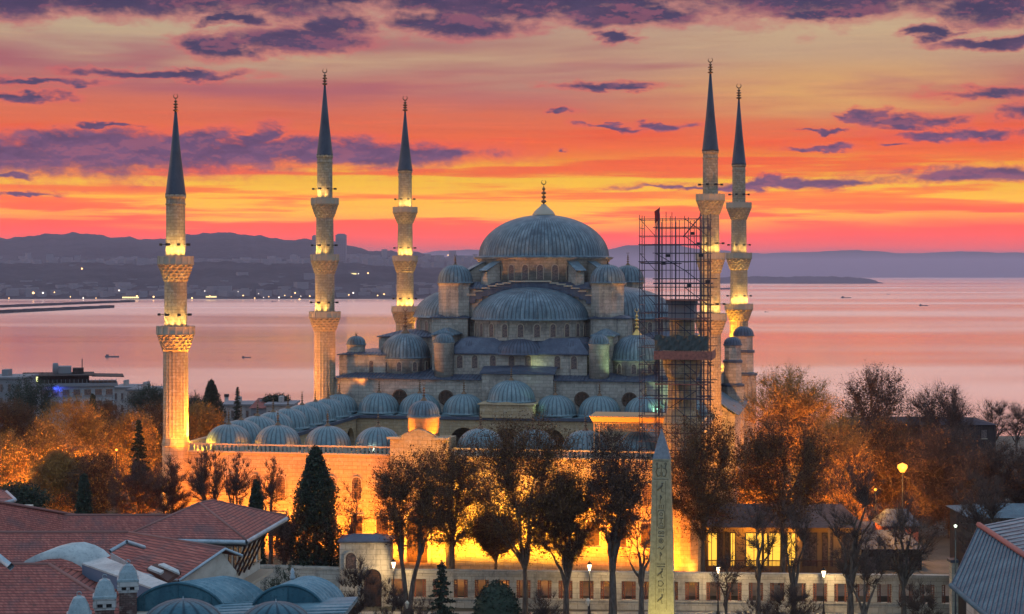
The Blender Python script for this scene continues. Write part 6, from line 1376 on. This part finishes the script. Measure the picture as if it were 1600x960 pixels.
# shrubs
def shrub(seed, px, pyt, hw, d, label, leafm, nt, nl, name='shrub', stems=5):
    H = zy(pyt, d); w = hw*d/F; tm, lm = make_tree(seed, H, w, H*.12, .07, None, None, nleaf=nl, ntwig=nt, nclump=34, fork=.16, stems=stems, upr=1, spread=w*.4, lsize=(.08, .2))
    plant((tm, lm), label, 'shrub', name, px, d, 0, leafm)
shrub(1, 560, 872, 46, 166, 'large bare reddish shrub in front of the stone gate block', LEAFP, 2200, 500, 'bare_shrub')
shrub(2, 612, 905, 32, 170, 'bare thorny shrub behind the short unlit lamps', LEAFP, 1300, 200, 'bare_shrub')
shrub(3, 660, 930, 30, 176, 'low bare shrub left of the small fir', LEAFP, 900, 200, 'bare_shrub')
shrub(4, 850, 920, 40, 178, 'low bare shrub right of the round clipped bush', LEAFP, 900, 100, 'bare_shrub')
shrub(5, 1235, 915, 46, 180, 'bare shrub in front of the wall, left of the last lit street lamp', LEAFP, 1500, 150, 'bare_shrub')
shrub(6, 1180, 935, 36, 178, 'low bare shrub just right of the arching young tree', LEAFP, 1000, 100, 'bare_shrub')
shrub(7, 1440, 905, 40, 180, 'bare shrub in front of the wall close to the lead barn roof', LEAFP, 1300, 100, 'bare_shrub')
shrub(8, 440, 880, 34, 186, 'dark leafy shrub behind the lead vaults, below the cypress', LEAFG, 600, 3200)
def clipped():
    d = 178; g = 0; x = (776-800)/F*d; r = 43*d/F; t = thing('clipped_bush', 'round clipped dark bush on the square in front of the grilled wall', 'bush', (x, d, 0)); rr = random.Random(3); fo = Foliage(3)
    for _ in range(2600):
        a = rr.uniform(0, 2*pi); h = rr.random(); q = rr.uniform(.86, 1.0); rad = r*(1-h**2.4)**.5*q; fo.leaves((rad*cos(a), rad*sin(a), .1+h*zy(908, d)*q), .12, 4, .12, .26)
    m = MB(); m.lathe([(r*.85, 0), (r*.88, zy(908, d)*.4), (r*.7, zy(908, d)*.7), (r*.35, zy(908, d)*.9), (.02, zy(908, d)*.95)], 16); m.build('inner_foliage', LEAFG, t)
    fo.build('leaf_shell', LEAFG, t); m = MB(); m.tube([(0,0,-.2),(0,0,1)], .1, 6); m.build('stem', BARK, t)
clipped()
# garden floodlights under the left and right trees
for px, py_, d, W in ((50, 0, 246, 130000), (110, 0, 248, 200000), (170, 0, 254, 130000), (235, 0, 254, 80000), (300, 0, 280, 40000), (95, 0, 224, 24000), (330, 0, 240, 10000), (5, 0, 242, 100000)):
    lamp('SPOT', ((px-800)/F*d, d, 1.0), W*4.5, (1, .36, .05), None, ((px-800)/F*d, d+6, 11), size=.3, angle=130, name='garden_floodlight')
for px, d, W in ((1195, 222, 30000), (1240, 246, 80000), (1310, 226, 30000), (1400, 238, 14000), (1480, 226, 5000)):
    lamp('SPOT', ((px-800)/F*d, d, 1.6), W*1.3, (1, .36, .05), None, ((px-800)/F*d, d+6, 12), size=.3, angle=130, name='garden_floodlight')
for k in range(8):                                       # fill lights added to brighten the garden strip between the two walls
    px = 560+k*75; lamp('POINT', ((px-800)/F*205, 205, 2.9), 350, (1, .38, .04), size=.15, name='garden_fill')
